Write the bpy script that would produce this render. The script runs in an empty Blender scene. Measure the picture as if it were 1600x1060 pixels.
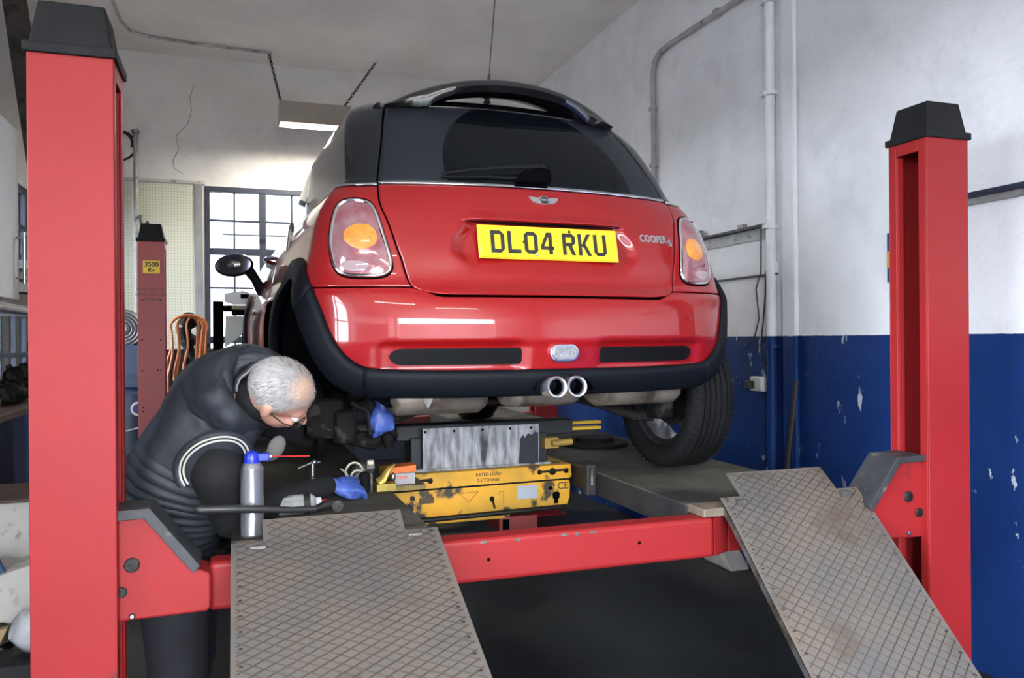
import bpy, bmesh, math, random
from math import sin, cos, pi, sqrt, asin, acos, radians as R
from mathutils import Vector, Matrix, Euler, noise as mnoise
random.seed(7)
scene = bpy.context.scene
EYE = 1.45                      # camera height above the floor; shapes below give z relative to eye level
# ---------------------------------------------------------------- camera
FPX = 1263.7
cam_d = bpy.data.cameras.new('camera'); cam = bpy.data.objects.new('camera', cam_d)
scene.collection.objects.link(cam); scene.camera = cam
cam_d.sensor_width = 36.0; cam_d.lens = FPX / 1600 * 36.0; cam_d.clip_start = .02
yaw, pitch, roll = R(18.815), R(.057), R(-.4188)
fw = Vector((sin(yaw), cos(yaw), 0)); rt = Vector((cos(yaw), -sin(yaw), 0)); up = Vector((0, 0, 1))
fw2 = fw * cos(pitch) + up * sin(pitch); up2 = -fw * sin(pitch) + up * cos(pitch)
r3 = rt * cos(roll) + up2 * sin(roll); u3 = -rt * sin(roll) + up2 * cos(roll)
m = Matrix((r3, u3, -fw2)).transposed().to_4x4(); m.translation = Vector((0, 0, EYE))
cam.matrix_world = m
# ---------------------------------------------------------------- world, exposure
scene.view_settings.view_transform = 'Standard'; scene.view_settings.look = 'None'
scene.view_settings.exposure = 1.5; scene.view_settings.gamma = 1; scene.view_settings.use_curve_mapping = False
w = bpy.data.worlds.new('overcast_sky'); scene.world = w; w.use_nodes = True
bg = w.node_tree.nodes['Background']; bg.inputs[0].default_value = (.86, .92, 1.0, 1); bg.inputs[1].default_value = 15
def area(name, loc, rot, sx, sy, power, col=(1, 1, 1), spread=180, portal=False):
    d = bpy.data.lights.new(name, 'AREA'); d.shape = 'RECTANGLE'; d.size = sx; d.size_y = sy; d.energy = power; d.color = col
    d.spread = R(spread)
    if portal: d.cycles.is_portal = True
    o = bpy.data.objects.new(name, d); scene.collection.objects.link(o); o.location = loc; o.rotation_euler = rot; return o
# the open roller door behind the camera lets the daylight in
area('door_portal', (.1, -2.55, 1.35), (R(90), 0, 0), 3.4, 2.7, 1, portal=True)
area('side_window_portal', (-1.62, 0, EYE+.48), (0, R(-90), 0), 1.55, 3.8, 1, portal=True)
area('window_portal', (.8, 8.35, 1.9), (R(-90), 0, 0), 2.2, 1.9, 1, portal=True)

# ---------------------------------------------------------------- helpers
ORG = {}
def link(o, parent=None):
    scene.collection.objects.link(o)
    if parent is not None: o.parent = parent
    return o
def thing(name, label, cat, loc, rotz=0, group=None):
    """an Empty at the thing's base; loc has z relative to eye level"""
    o = bpy.data.objects.new(name, None); link(o); o.empty_display_size = .1
    o.location = (loc[0], loc[1], loc[2] + EYE); o.rotation_euler = (0, 0, rotz)
    o['label'] = label; o['category'] = cat
    if group: o['group'] = group
    ORG[o.name] = Vector(loc) if not rotz else Vector((0, 0, loc[2]))
    return o
def tag(o, label, cat, group=None, kind=None):
    if label: o['label'] = label
    if cat: o['category'] = cat
    if group: o['group'] = group
    if kind: o['kind'] = kind
    return o
class G:
    def __init__(s): s.v = []; s.f = []
    def add(s, vs, fs):
        b = len(s.v); s.v += [tuple(p) for p in vs]; s.f += [tuple(b + i for i in f) for f in fs]; return s
    def box(s, a, b):
        x0, y0, z0 = a; x1, y1, z1 = b
        return s.add([(x0,y0,z0),(x1,y0,z0),(x1,y1,z0),(x0,y1,z0),(x0,y0,z1),(x1,y0,z1),(x1,y1,z1),(x0,y1,z1)],
                     [(0,3,2,1),(4,5,6,7),(0,1,5,4),(1,2,6,5),(2,3,7,6),(3,0,4,7)])
    def obox(s, c, sz, M):
        h = [(-1,-1,-1),(1,-1,-1),(1,1,-1),(-1,1,-1),(-1,-1,1),(1,-1,1),(1,1,1),(-1,1,1)]
        return s.add([Vector(c) + M @ Vector((i*sz[0]/2, j*sz[1]/2, k*sz[2]/2)) for i, j, k in h],
                     [(0,3,2,1),(4,5,6,7),(0,1,5,4),(1,2,6,5),(2,3,7,6),(3,0,4,7)])
    def prism(s, poly, axis, a, b):
        """poly: 2D points; axis 'x','y','z' extruded from a to b"""
        def P(p, t): return {'x': (t, p[0], p[1]), 'y': (p[0], t, p[1]), 'z': (p[0], p[1], t)}[axis]
        n = len(poly); vs = [P(p, a) for p in poly] + [P(p, b) for p in poly]
        fs = [tuple(range(n))[::-1], tuple(range(n, 2*n))] + [(i, (i+1) % n, n + (i+1) % n, n + i) for i in range(n)]
        return s.add(vs, fs)
    def tube(s, pts, r, n=10, cap=True, closed=False, sq=1.0):
        pts = [Vector(p) for p in pts]; m = len(pts); rs = r if isinstance(r, (list, tuple)) else [r]*m
        vs = []; prev = None
        for i, p in enumerate(pts):
            if closed: d = pts[(i+1) % m] - pts[i-1]
            else: d = pts[min(i+1, m-1)] - pts[max(i-1, 0)]
            d.normalize()
            if prev is None:
                u = d.orthogonal().normalized()
            else:
                u = (prev - d * prev.dot(d)).normalized()
            prev = u; v = d.cross(u)
            for k in range(n):
                a = 2*pi*k/n; vs.append(p + (u*cos(a) + v*sin(a)*sq) * rs[i])
        fs = []
        for i in range(m if closed else m-1):
            j = (i+1) % m
            for k in range(n): fs.append((i*n+k, i*n+(k+1) % n, j*n+(k+1) % n, j*n+k))
        if cap and not closed: fs += [tuple(range(n))[::-1], tuple(range((m-1)*n, m*n))]
        return s.add(vs, fs)
    def lathe(s, prof, c, axis=(0, 0, 1), n=24, caps=True):
        """prof: (radius, height) along axis"""
        ax = Vector(axis).normalized(); u = ax.orthogonal().normalized(); v = ax.cross(u); c = Vector(c)
        vs = []
        for r, h in prof:
            for k in range(n):
                a = 2*pi*k/n; vs.append(c + ax*h + (u*cos(a) + v*sin(a))*r)
        fs = [(i*n+k, i*n+(k+1) % n, (i+1)*n+(k+1) % n, (i+1)*n+k) for i in range(len(prof)-1) for k in range(n)]
        if caps: fs += [tuple(range(n))[::-1], tuple(range((len(prof)-1)*n, len(prof)*n))]
        return s.add(vs, fs)
    def ball(s, c, r, nu=16, nv=10, M=None):
        c = Vector(c); r = r if isinstance(r, (tuple, list)) else (r, r, r); vs = []; fs = []
        for j in range(nv+1):
            ph = pi*j/nv
            for i in range(nu):
                a = 2*pi*i/nu; p = Vector((r[0]*sin(ph)*cos(a), r[1]*sin(ph)*sin(a), r[2]*cos(ph)))
                vs.append(c + (M @ p if M else p))
        for j in range(nv):
            for i in range(nu): fs.append((j*nu+i, (j+1)*nu+i, (j+1)*nu+(i+1) % nu, j*nu+(i+1) % nu))
        return s.add(vs, fs)
    def grid(s, rows, closed=False):
        nv = len(rows); nu = len(rows[0]); vs = [p for r in rows for p in r]; fs = []
        for j in range(nv-1):
            for i in range(nu if closed else nu-1):
                k = (i+1) % nu; fs.append((j*nu+i, j*nu+k, (j+1)*nu+k, (j+1)*nu+i))
        return s.add(vs, fs)
    def build(s, name, mt, parent=None, smooth=False, bevel=0, seg=2, auto=35, solid=0, merge=False, flip=False):
        if parent is not None: org = ORG[parent.name]; raise_z = 0
        else:
            xs = [p[0] for p in s.v]; ys = [p[1] for p in s.v]; zs = [p[2] for p in s.v]
            org = Vector(((min(xs)+max(xs))/2, (min(ys)+max(ys))/2, min(zs)))
        me = bpy.data.meshes.new(name)
        me.from_pydata([(p[0]-org[0], p[1]-org[1], p[2]-org[2]) for p in s.v], [], s.f)
        if merge or flip is not False:
            bm = bmesh.new(); bm.from_mesh(me)
            if merge: bmesh.ops.remove_doubles(bm, verts=bm.verts, dist=1e-5)
            bmesh.ops.recalc_face_normals(bm, faces=bm.faces)
            bm.to_mesh(me); bm.free()
        me.validate()
        o = bpy.data.objects.new(name, me); link(o, parent)
        if mt is not None: me.materials.append(mt)
        if parent is None: o.location = (org[0], org[1], org[2] + EYE)
        ORG[o.name] = org
        if smooth:
            me.polygons.foreach_set('use_smooth', [True]*len(me.polygons))
            if auto:
                me.set_sharp_from_angle(angle=R(auto))
        if solid:
            md = o.modifiers.new('solid', 'SOLIDIFY'); md.thickness = solid; md.offset = -1
        if bevel:
            md = o.modifiers.new('bevel', 'BEVEL'); md.width = bevel; md.segments = seg; md.limit_method = 'ANGLE'; md.angle_limit = R(40)
        return o
def struct(o): o['kind'] = 'structure'; return o

# ---------------------------------------------------------------- materials
def nd(nt, typ, **kw):
    n = nt.nodes.new(typ)
    for k, v in kw.items(): setattr(n, k, v)
    return n
def mat(name, col, rough=.5, metal=0, coat=0, var=0, scale=6, dark=None, dscale=3, dth=(.55, .7), bump=0, bscale=60,
        col2=None, spec=None, stretch=(1, 1, 1), detail=6, trans=0, sheen=0, emit=None, emits=0):
    """principled with optional tone variation (var), stains (dark) and fine relief (bump), all in object coordinates"""
    m = bpy.data.materials.new(name); m.use_nodes = True; nt = m.node_tree; b = nt.nodes['Principled BSDF']; L = nt.links.new
    b.inputs['Base Color'].default_value = (*col, 1); b.inputs['Roughness'].default_value = rough; b.inputs['Metallic'].default_value = metal
    b.inputs['Coat Weight'].default_value = coat; b.inputs['Coat Roughness'].default_value = .03
    if spec is not None: b.inputs['Specular IOR Level'].default_value = spec
    if trans: b.inputs['Transmission Weight'].default_value = trans
    if sheen: b.inputs['Sheen Weight'].default_value = sheen
    if emit: b.inputs['Emission Color'].default_value = (*emit, 1); b.inputs['Emission Strength'].default_value = emits
    tc = nd(nt, 'ShaderNodeTexCoord'); mp = nd(nt, 'ShaderNodeMapping'); mp.inputs['Scale'].default_value = stretch
    L(tc.outputs['Object'], mp.inputs[0]); src = mp.outputs[0]; cur = None
    def noise(sc, det=detail, seed=0):
        n = nd(nt, 'ShaderNodeTexNoise'); n.inputs['Scale'].default_value = sc; n.inputs['Detail'].default_value = det
        if seed:
            mm = nd(nt, 'ShaderNodeMapping'); mm.inputs['Location'].default_value = (seed, seed*1.7, seed*.6); L(src, mm.inputs[0]); L(mm.outputs[0], n.inputs['Vector'])
        else: L(src, n.inputs['Vector'])
        return n
    def mix(fac, a, c, blend='MIX'):
        x = nd(nt, 'ShaderNodeMix', data_type='RGBA', blend_type=blend)
        for s_, v in ((0, fac), (6, a), (7, c)):
            if isinstance(v, bpy.types.NodeSocket): L(v, x.inputs[s_])
            elif isinstance(v, tuple): x.inputs[s_].default_value = (*v[:3], 1)
            else: x.inputs[s_].default_value = v
        return x.outputs[2]
    def ramp(inp, lo, hi):
        r = nd(nt, 'ShaderNodeMapRange'); r.inputs['From Min'].default_value = lo; r.inputs['From Max'].default_value = hi; L(inp, r.inputs[0]); return r.outputs[0]
    cur = tuple(col)
    if var:
        n = noise(scale); c2 = col2 or tuple(max(0, c*(1-var)) for c in col)
        cur = mix(ramp(n.outputs[0], .35, .65), cur, tuple(c2))
    if dark:
        n = noise(dscale, 9, 4.3); cur = mix(ramp(n.outputs[0], *dth), cur, tuple(dark))
    if not isinstance(cur, tuple): L(cur, b.inputs['Base Color'])
    if bump:
        n = noise(bscale, 4, 2.2); bp = nd(nt, 'ShaderNodeBump'); bp.inputs['Strength'].default_value = bump; bp.inputs['Distance'].default_value = .004
        L(n.outputs[0], bp.inputs['Height']); L(bp.outputs[0], b.inputs['Normal'])
    m['_'] = 0
    return m
M = {}
M['lift_red'] = mat('lift_red', (.265, .0135, .0145), .5, spec=.28, var=.12, scale=3, dark=(.13, .018, .018), dscale=6, dth=(.665, .74), bump=.06, bscale=140)
M['lift_red_dark'] = mat('lift_red_dark', (.26, .035, .03), .5, var=.2)
M['lift_plastic'] = mat('lift_plastic', (.010, .0105, .0115), .6, spec=.2, var=.4, scale=9, bump=.3, bscale=300)
M['car_red'] = mat('car_red', (.265, .0045, .006), .32, coat=.8, spec=.3)
M['car_black'] = mat('car_black', (.006, .006, .007), .15, coat=1.0)
M['cladding'] = mat('cladding', (.0035, .0052, .0088), .58, spec=.18, var=.15, scale=8, bump=.25, bscale=500)
M['gap_black'] = mat('gap_black', (.003, .003, .004), .9, spec=0)
M['rubber'] = mat('rubber', (.007, .007, .0075), .75, spec=.2, var=.35, scale=12, bump=.2, bscale=90)
M['chrome'] = mat('chrome', (.75, .76, .78), .12, metal=1)
M['badge_silver'] = mat('badge_silver', (.62, .62, .64), .32, metal=.9)
M['steel'] = mat('steel', (.42, .42, .43), .34, metal=1, var=.3, scale=30)
M['dull_steel'] = mat('dull_steel', (.20, .19, .18), .5, metal=.7, var=.45, scale=18, dark=(.08, .06, .045), dscale=12, dth=(.5, .62), bump=.4, bscale=90)
M['muffler'] = mat('muffler', (.36, .31, .26), .45, metal=.6, var=.4, scale=9, dark=(.10, .075, .055), dscale=10, dth=(.5, .66), bump=.3)
M['grime'] = mat('grime', (.008, .0075, .0075), .75, spec=.15, var=.5, scale=25, bump=.8, bscale=60, dark=(.03, .026, .023), dscale=20, dth=(.55, .6))
M['grime_metal'] = mat('grime_metal', (.034, .032, .03), .5, metal=.6, var=.5, scale=25, bump=.7, bscale=60)
M['blue_paint'] = mat('blue_paint', (.018, .045, .10), .45, var=.3, dark=(.01, .015, .03), dscale=6)
M['white_card'] = mat('white_card', (.52, .50, .46), .8, var=.15, scale=5, dark=(.14, .12, .10), dscale=9, dth=(.58, .7))
M['brown_card'] = mat('brown_card', (.36, .25, .13), .8, var=.2)
M['white_gloss'] = mat('white_gloss', (.72, .76, .80), .3, var=.05)
M['timber'] = mat('timber', (.055, .048, .042), .8, var=.5, scale=7, bump=.8, bscale=30, dark=(.015, .012, .01), dscale=9, dth=(.55, .62))
M['pipe_grey'] = mat('pipe_grey', (.30, .30, .30), .5, metal=.3, var=.25, scale=9, dark=(.12, .11, .10), dscale=14)
M['wall_pipe'] = mat('wall_pipe', (.42, .42, .41), .6, var=.25, scale=7, dark=(.18, .175, .165), dscale=10, dth=(.56, .66))
M['cable'] = mat('cable', (.012, .012, .013), .5)
M['hose'] = mat('hose', (.42, .13, .03), .45, var=.15)
M['win_frame'] = mat('win_frame', (.020, .028, .048), .5, var=.3)
M['plastic_bag'] = mat('plastic_bag', (.55, .56, .58), .25, var=.2)
# ================================================================ ROOM
XR, XL, YB, YF, CZ, FZ, DADO = 3.04, -1.6, 8.16, -2.6, 2.686, -EYE, .011
# plaster walls: white above the dado line, blue gloss paint with chips below, mottled with dirt
def wall_mat(name, white, blue=True, dirt=.5, chips=True, flip_axis='y'):
    m = bpy.data.materials.new(name); m.use_nodes = True; nt = m.node_tree; b = nt.nodes['Principled BSDF']; L = nt.links.new
    geo = nd(nt, 'ShaderNodeNewGeometry'); sep = nd(nt, 'ShaderNodeSeparateXYZ'); L(geo.outputs['Position'], sep.inputs[0])
    def noise(sc, det=8, st=(1, 1, 1), off=0, rough=.55):
        mp = nd(nt, 'ShaderNodeMapping'); mp.inputs['Scale'].default_value = st; mp.inputs['Location'].default_value = (off, off, off)
        L(geo.outputs['Position'], mp.inputs[0]); n = nd(nt, 'ShaderNodeTexNoise'); n.inputs['Scale'].default_value = sc; n.inputs['Detail'].default_value = det
        n.inputs['Roughness'].default_value = rough; L(mp.outputs[0], n.inputs['Vector']); return n.outputs[0]
    def rng(i, lo, hi, a=0, c=1):
        r = nd(nt, 'ShaderNodeMapRange'); r.inputs[1].default_value = lo; r.inputs[2].default_value = hi; r.inputs[3].default_value = a; r.inputs[4].default_value = c; L(i, r.inputs[0]); return r.outputs[0]
    def mth(op, a, c):
        x = nd(nt, 'ShaderNodeMath', operation=op)
        for k, v in ((0, a), (1, c)):
            if isinstance(v, (int, float)): x.inputs[k].default_value = v
            else: L(v, x.inputs[k])
        return x.outputs[0]
    def mix(f, a, c):
        x = nd(nt, 'ShaderNodeMix', data_type='RGBA')
        for k, v in ((0, f), (6, a), (7, c)):
            if isinstance(v, tuple): x.inputs[k].default_value = (*v, 1)
            elif isinstance(v, (int, float)): x.inputs[k].default_value = v
            else: L(v, x.inputs[k])
        return x.outputs[2]
    c = mix(rng(noise(1.3, 5), .35, .68), white, tuple(v*.86 for v in white))
    c = mix(mth('MULTIPLY', rng(noise(2.6, 12, (1, 1, 1), 7, .68), .50, .70), dirt), c, tuple(v*.58 for v in white))
    c = mix(mth('MULTIPLY', rng(noise(11, 10, (1, 1, 2.2), 3, .7), .64, .72), dirt), c, (white[0]*.42, white[1]*.41, white[2]*.38))
    h = noise(35, 6, (1, 1, 1), 1)
    if blue:
        bc = mix(rng(noise(1.8, 4, off=5), .35, .7), (.007, .026, .115), (.010, .034, .145))
        chip = rng(noise(7.5, 7, (1, 1.5, .62), 11, .62), .638, .642)
        chip2 = rng(noise(2.1, 3, (1, 1, 1), 21), .44, .52)
        if chips: bc = mix(mth('MULTIPLY', chip, chip2), bc, (.42, .47, .50))
        edge = mth('ADD', sep.outputs[2], mth('MULTIPLY', noise(14, 3), .008))
        f = rng(edge, EYE + DADO + .0035, EYE + DADO + .0045)
        c = mix(f, bc, c); rg = rng(f, 0, 1, .42, .85); L(rg, b.inputs['Roughness']); b.inputs['Specular IOR Level'].default_value = .12
    else: b.inputs['Roughness'].default_value = .85
    L(c, b.inputs['Base Color'])
    bp = nd(nt, 'ShaderNodeBump'); bp.inputs['Strength'].default_value = .5; bp.inputs['Distance'].default_value = .006
    L(mth('ADD', h, mth('MULTIPLY', noise(5, 5), 1.5)), bp.inputs['Height']); L(bp.outputs[0], b.inputs['Normal'])
    return m
M['wall_right'] = wall_mat('plaster_right', (.80, .81, .84), dirt=.36)
M['wall_back'] = wall_mat('plaster_back', (.66, .65, .62), blue=False, dirt=.35)
M['wall_left'] = wall_mat('plaster_left', (.52, .52, .50), dirt=.5)
M['ceiling'] = wall_mat('plaster_ceiling', (.82, .79, .745), blue=False, dirt=.14)
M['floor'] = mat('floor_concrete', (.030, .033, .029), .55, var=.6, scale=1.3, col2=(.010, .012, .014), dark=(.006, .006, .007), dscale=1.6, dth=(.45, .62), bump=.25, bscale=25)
T = .2
def wall_with_holes(name, mt, axis, at0, at1, lo, hi, zlo, zhi, holes):
    """a wall slab in the plane across `axis`; holes = (u0, u1, z0, z1)"""
    g = G(); us = sorted({lo, hi, *[h[0] for h in holes], *[h[1] for h in holes]}); zs = sorted({zlo, zhi, *[h[2] for h in holes], *[h[3] for h in holes]})
    for i in range(len(us)-1):
        for j in range(len(zs)-1):
            cu, cz = (us[i]+us[i+1])/2, (zs[j]+zs[j+1])/2
            if any(h[0] < cu < h[1] and h[2] < cz < h[3] for h in holes): continue
            if axis == 'y': g.box((us[i], at0, zs[j]), (us[i+1], at1, zs[j+1]))
            else: g.box((at0, us[i], zs[j]), (at1, us[i+1], zs[j+1]))
    return struct(g.build(name, mt))
WX0, WX1, WZ0, WZ1 = -.275, 1.93, -.36, 1.475          # back window opening
wall_with_holes('wall_back', M['wall_back'], 'y', YB, YB+T, XL-T, XR+T, FZ, CZ, [(WX0, WX1, WZ0, WZ1)])
wall_with_holes('wall_left', M['wall_left'], 'x', XL-T, XL, YF, YB, FZ, CZ, [(5.95, 7.85, -.30, 1.25), (-1.9, 1.9, -.30, 1.26)])
wall_with_holes('wall_front', M['wall_left'], 'y', YF-T, YF, XL-T, XR+T, FZ, CZ, [(-1.5, 1.7, FZ, 1.10)])
struct(G().box((XR, YF, FZ), (XR+T, YB, CZ)).build('wall_right', M['wall_right']))
struct(G().box((XL-T, YF-T, CZ), (XR+T, YB+T, CZ+T)).build('ceiling', M['ceiling']))
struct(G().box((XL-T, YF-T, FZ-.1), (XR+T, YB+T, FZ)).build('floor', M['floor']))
M['yard'] = mat('yard_tarmac', (.11, .11, .115), .8, var=.3, scale=2, bump=.4)
struct(G().box((-40, -40, FZ-.22), (40, 40, FZ-.02)).build('ground', M['yard']))

M['street_brick'] = mat('street_brick', (.16, .085, .065), .85, var=.3, scale=3, bump=.4)
sb_ = thing('building', 'low brick building across the yard behind the camera', 'building', (1, -15, FZ))
G().box((-9, -16, FZ), (12, -15, .9)).build('wall', M['street_brick'], sb_)
G().box((-9.2, -16.2, .9), (12.2, -14.8, 1.05)).build('parapet', M['pipe_grey'], sb_)
for k_ in range(6): G().box((-7.5+3.1*k_, -15.03, -.4), (-6.2+3.1*k_, -14.98, 1.0)).build('window', M['win_frame'], sb_)
# back window: steel frame, glazing bars, panes
M['pane'] = mat('window_pane', (.9, .93, 1.0), .05, trans=1.0, spec=.3)
def shadowless_glass(name):
    m = bpy.data.materials.new(name); m.use_nodes = True; nt = m.node_tree; L = nt.links.new
    for n in list(nt.nodes):
        if n.type == 'BSDF_PRINCIPLED': nt.nodes.remove(n)
    out = nt.nodes['Material Output']; t = nd(nt, 'ShaderNodeBsdfTransparent'); g_ = nd(nt, 'ShaderNodeBsdfGlossy'); g_.inputs['Roughness'].default_value = .05
    fr = nd(nt, 'ShaderNodeFresnel'); fr.inputs[0].default_value = 1.45; mx = nd(nt, 'ShaderNodeMixShader')
    t.inputs[0].default_value = (.93, .95, .96, 1); L(fr.outputs[0], mx.inputs[0]); L(t.outputs[0], mx.inputs[1]); L(g_.outputs[0], mx.inputs[2]); L(mx.outputs[0], out.inputs[0]); return m
M['pane'] = shadowless_glass('window_pane')
win = bpy.data.objects.new('window_1', None); link(win); win.location = (WX0, YB, WZ0+EYE); win['kind'] = 'structure'; ORG['window_1'] = Vector((WX0, YB, WZ0))
fy0, fy1 = YB+.02, YB+.07
g = G(); fwid = .045
g.box((WX0, fy0-.03, WZ1-.05), (WX1, fy1, WZ1)); g.box((WX0, fy0-.03, WZ0), (WX1, fy1, WZ0+fwid)); g.box((WX0, fy0-.03, WZ0+fwid), (WX0+fwid, fy1, WZ1-.05)); g.box((WX1-fwid, fy0-.03, WZ0+fwid), (WX1, fy1, WZ1-.05))
g.build('frame', M['win_frame'], win, bevel=.004)
thickv = [.247, .79, 1.33]; thinv = [-.012, .52, 1.06, 1.62]; thickh = [.862, .02]; thinh = [1.158, .515, -.16]
for x in thickv: G().box((x-.032, fy0-.02, WZ0+fwid), (x+.032, fy1, WZ1-.05)).build('mullion', M['win_frame'], win, bevel=.004)
for x in thinv: G().box((x-.009, fy0, WZ0+fwid), (x+.009, fy1-.01, WZ1-.05)).build('glazing_bar', M['win_frame'], win)
for z in thickh: G().box((WX0+fwid, fy0-.012, z-.032), (WX1-fwid, fy1-.002, z+.032)).build('transom', M['win_frame'], win, bevel=.004)
for z in thinh: G().box((WX0+fwid, fy0+.003, z-.009), (WX1-fwid, fy1-.013, z+.009)).build('glazing_bar', M['win_frame'], win)
xs = sorted([WX0+fwid, WX1-fwid] + thickv + thinv); zs = sorted([WZ0+fwid, WZ1-.05] + thickh + thinh)
for i in range(len(xs)-1):
    for j in range(len(zs)-1): G().box((xs[i]+.001, fy0+.028, zs[j]+.001), (xs[i+1]-.001, fy0+.032, zs[j+1]-.001)).build('pane', M['pane'], win)
G().box((-.12, YB-.045, 1.012), (.50, YB-.03, 1.024)).build('stay_bar', M['win_frame'], win)
struct(G().box((WX0-.02, YB-.10, WZ0-.04), (WX1+.02, YB+.02, WZ0)).build('trim_1', M['wall_back'], bevel=.005))
# left window
win2 = bpy.data.objects.new('window_2', None); link(win2); win2.location = (XL, 5.95, -.30+EYE); win2['kind'] = 'structure'; ORG['window_2'] = Vector((XL, 5.95, -.30))
g = G(); g.box((XL-.07, 5.95, -.30), (XL-.02, 7.85, -.26)); g.box((XL-.07, 5.95, 1.21), (XL-.02, 7.85, 1.25)); g.box((XL-.07, 5.95, -.26), (XL-.02, 5.99, 1.21)); g.box((XL-.07, 7.81, -.26), (XL-.02, 7.85, 1.21))
g.build('frame', M['win_frame'], win2)
lv = [6.3, 6.78, 7.2, 7.52]; lh = [.23, -.09, .6, .93]
for y in lv: G().box((XL-.065, y-.022, -.26), (XL-.02, y+.022, 1.21)).build('glazing_bar', M['win_frame'], win2)
for z in lh: G().box((XL-.062, 5.99, z-.018), (XL-.024, 7.81, z+.018)).build('glazing_bar', M['win_frame'], win2)
ys = sorted([5.99, 7.81] + lv); zs = sorted([-.26, 1.21] + lh)
for i in range(len(ys)-1):
    for j in range(len(zs)-1): G().box((XL-.046, ys[i], zs[j]), (XL-.043, ys[i+1], zs[j+1])).build('pane', M['pane'], win2)
# large glazed side window beside the camera (its bars show as reflections in the car's flank)
win3 = bpy.data.objects.new('window_3', None); link(win3); win3.location = (XL, -1.9, -.30+EYE); win3['kind'] = 'structure'; ORG['window_3'] = Vector((XL, -1.9, -.30))
g = G(); g.box((XL-.10, -1.9, -.30), (XL-.03, 1.9, -.24)); g.box((XL-.10, -1.9, 1.20), (XL-.03, 1.9, 1.26)); g.box((XL-.10, -1.9, -.24), (XL-.03, -1.85, 1.20)); g.box((XL-.10, 1.85, -.24), (XL-.03, 1.9, 1.20))
g.build('frame', M['win_frame'], win3)
lv3 = [-1.2, -.6, 0, .62, 1.24]; lh3 = [.26, .76]
for y in lv3: G().box((XL-.09, y-.02, -.24), (XL-.04, y+.02, 1.20)).build('glazing_bar', M['win_frame'], win3)
for z in lh3: G().box((XL-.088, -1.85, z-.018), (XL-.042, 1.85, z+.018)).build('glazing_bar', M['win_frame'], win3)
ys3 = sorted([-1.85, 1.85]+lv3); zs3 = sorted([-.24, 1.20]+lh3)
for i in range(len(ys3)-1):
    for j in range(len(zs3)-1): G().box((XL-.068, ys3[i], zs3[j]), (XL-.064, ys3[i+1], zs3[j+1])).build('pane', M['pane'], win3)
# building added behind the workshop to dim daylight through the back window
M['daylight_block'] = mat('daylight_block_render', (.24, .245, .255), .9, var=.1, scale=1)
bb = thing('building', 'rendered building added beyond the back window to dim its daylight', 'building', (1, 11, FZ))
G().box((-6, 11.2, FZ), (8, 11.6, 5.5)).build('wall', M['daylight_block'], bb); G().box((-6.1, 11.1, 5.5), (8.1, 11.7, 5.65)).build('parapet', M['pipe_grey'], bb)
# cream pegboard panel on the back wall, left of the window
def pegboard_mat():
    m = mat('pegboard', (.48, .485, .39), .6, var=.06, scale=2); nt = m.node_tree; L = nt.links.new; b = nt.nodes['Principled BSDF']
    tc = nd(nt, 'ShaderNodeNewGeometry'); mp = nd(nt, 'ShaderNodeMapping'); mp.inputs['Scale'].default_value = (38, 38, 38); L(tc.outputs['Position'], mp.inputs[0])
    fr = nd(nt, 'ShaderNodeVectorMath', operation='FRACTION'); L(mp.outputs[0], fr.inputs[0]); sb = nd(nt, 'ShaderNodeVectorMath', operation='SUBTRACT'); L(fr.outputs[0], sb.inputs[0]); sb.inputs[1].default_value = (.5, .5, .5)
    ml = nd(nt, 'ShaderNodeVectorMath', operation='MULTIPLY'); L(sb.outputs[0], ml.inputs[0]); ml.inputs[1].default_value = (1, 0, 1)
    ln = nd(nt, 'ShaderNodeVectorMath', operation='LENGTH'); L(ml.outputs[0], ln.inputs[0])
    r = nd(nt, 'ShaderNodeMapRange'); r.inputs[1].default_value = .20; r.inputs[2].default_value = .24; r.inputs[3].default_value = 1; r.inputs[4].default_value = 0; L(ln.outputs['Value'], r.inputs[0])
    old = b.inputs['Base Color'].links[0].from_socket; x = nd(nt, 'ShaderNodeMix', data_type='RGBA'); L(r.outputs[0], x.inputs[0]); L(old, x.inputs[6]); x.inputs[7].default_value = (.30, .30, .235, 1); L(x.outputs[2], b.inputs['Base Color'])
    return m
pg = thing('pegboard', 'cream perforated pegboard panel fixed to the back wall beside the window', 'pegboard', (-.9, YB-.03, -.7))
G().box((-1.55, YB-.022, -.7), (-.36, YB-.002, 1.482)).build('panel', pegboard_mat(), pg)
G().box((-1.55, YB-.034, 1.482), (-.27, YB-.002, 1.512)).build('top_batten', M['wall_pipe'], pg, bevel=.003)
G().box((-.36, YB-.036, -.7), (-.295, YB-.002, 1.482)).build('edge_batten', mat('grey_batten', (.20, .20, .21), .7, var=.3), pg, bevel=.003)
# cracks in the plaster of the back wall
def strip_path(pts, wdt, yb):
    g = G()
    for a, b in zip(pts[:-1], pts[1:]):
        g.tube([(a[0], yb, a[1]), (b[0], yb, b[1])], wdt, 4)
    return g
ck = mat('crack', (.10, .095, .085), .9)
tag(strip_path([(-.36, 2.42), (-.40, 2.30), (-.385, 2.18), (-.42, 2.05), (-.52, 1.93), (-.50, 1.80), (-.55, 1.70), (-.54, 1.63), (-.46, 1.575)], .0028, YB-.001).build('plaster_crack', ck), 'thin crack running down the grey back wall left of the hanging lamp', 'crack')

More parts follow.
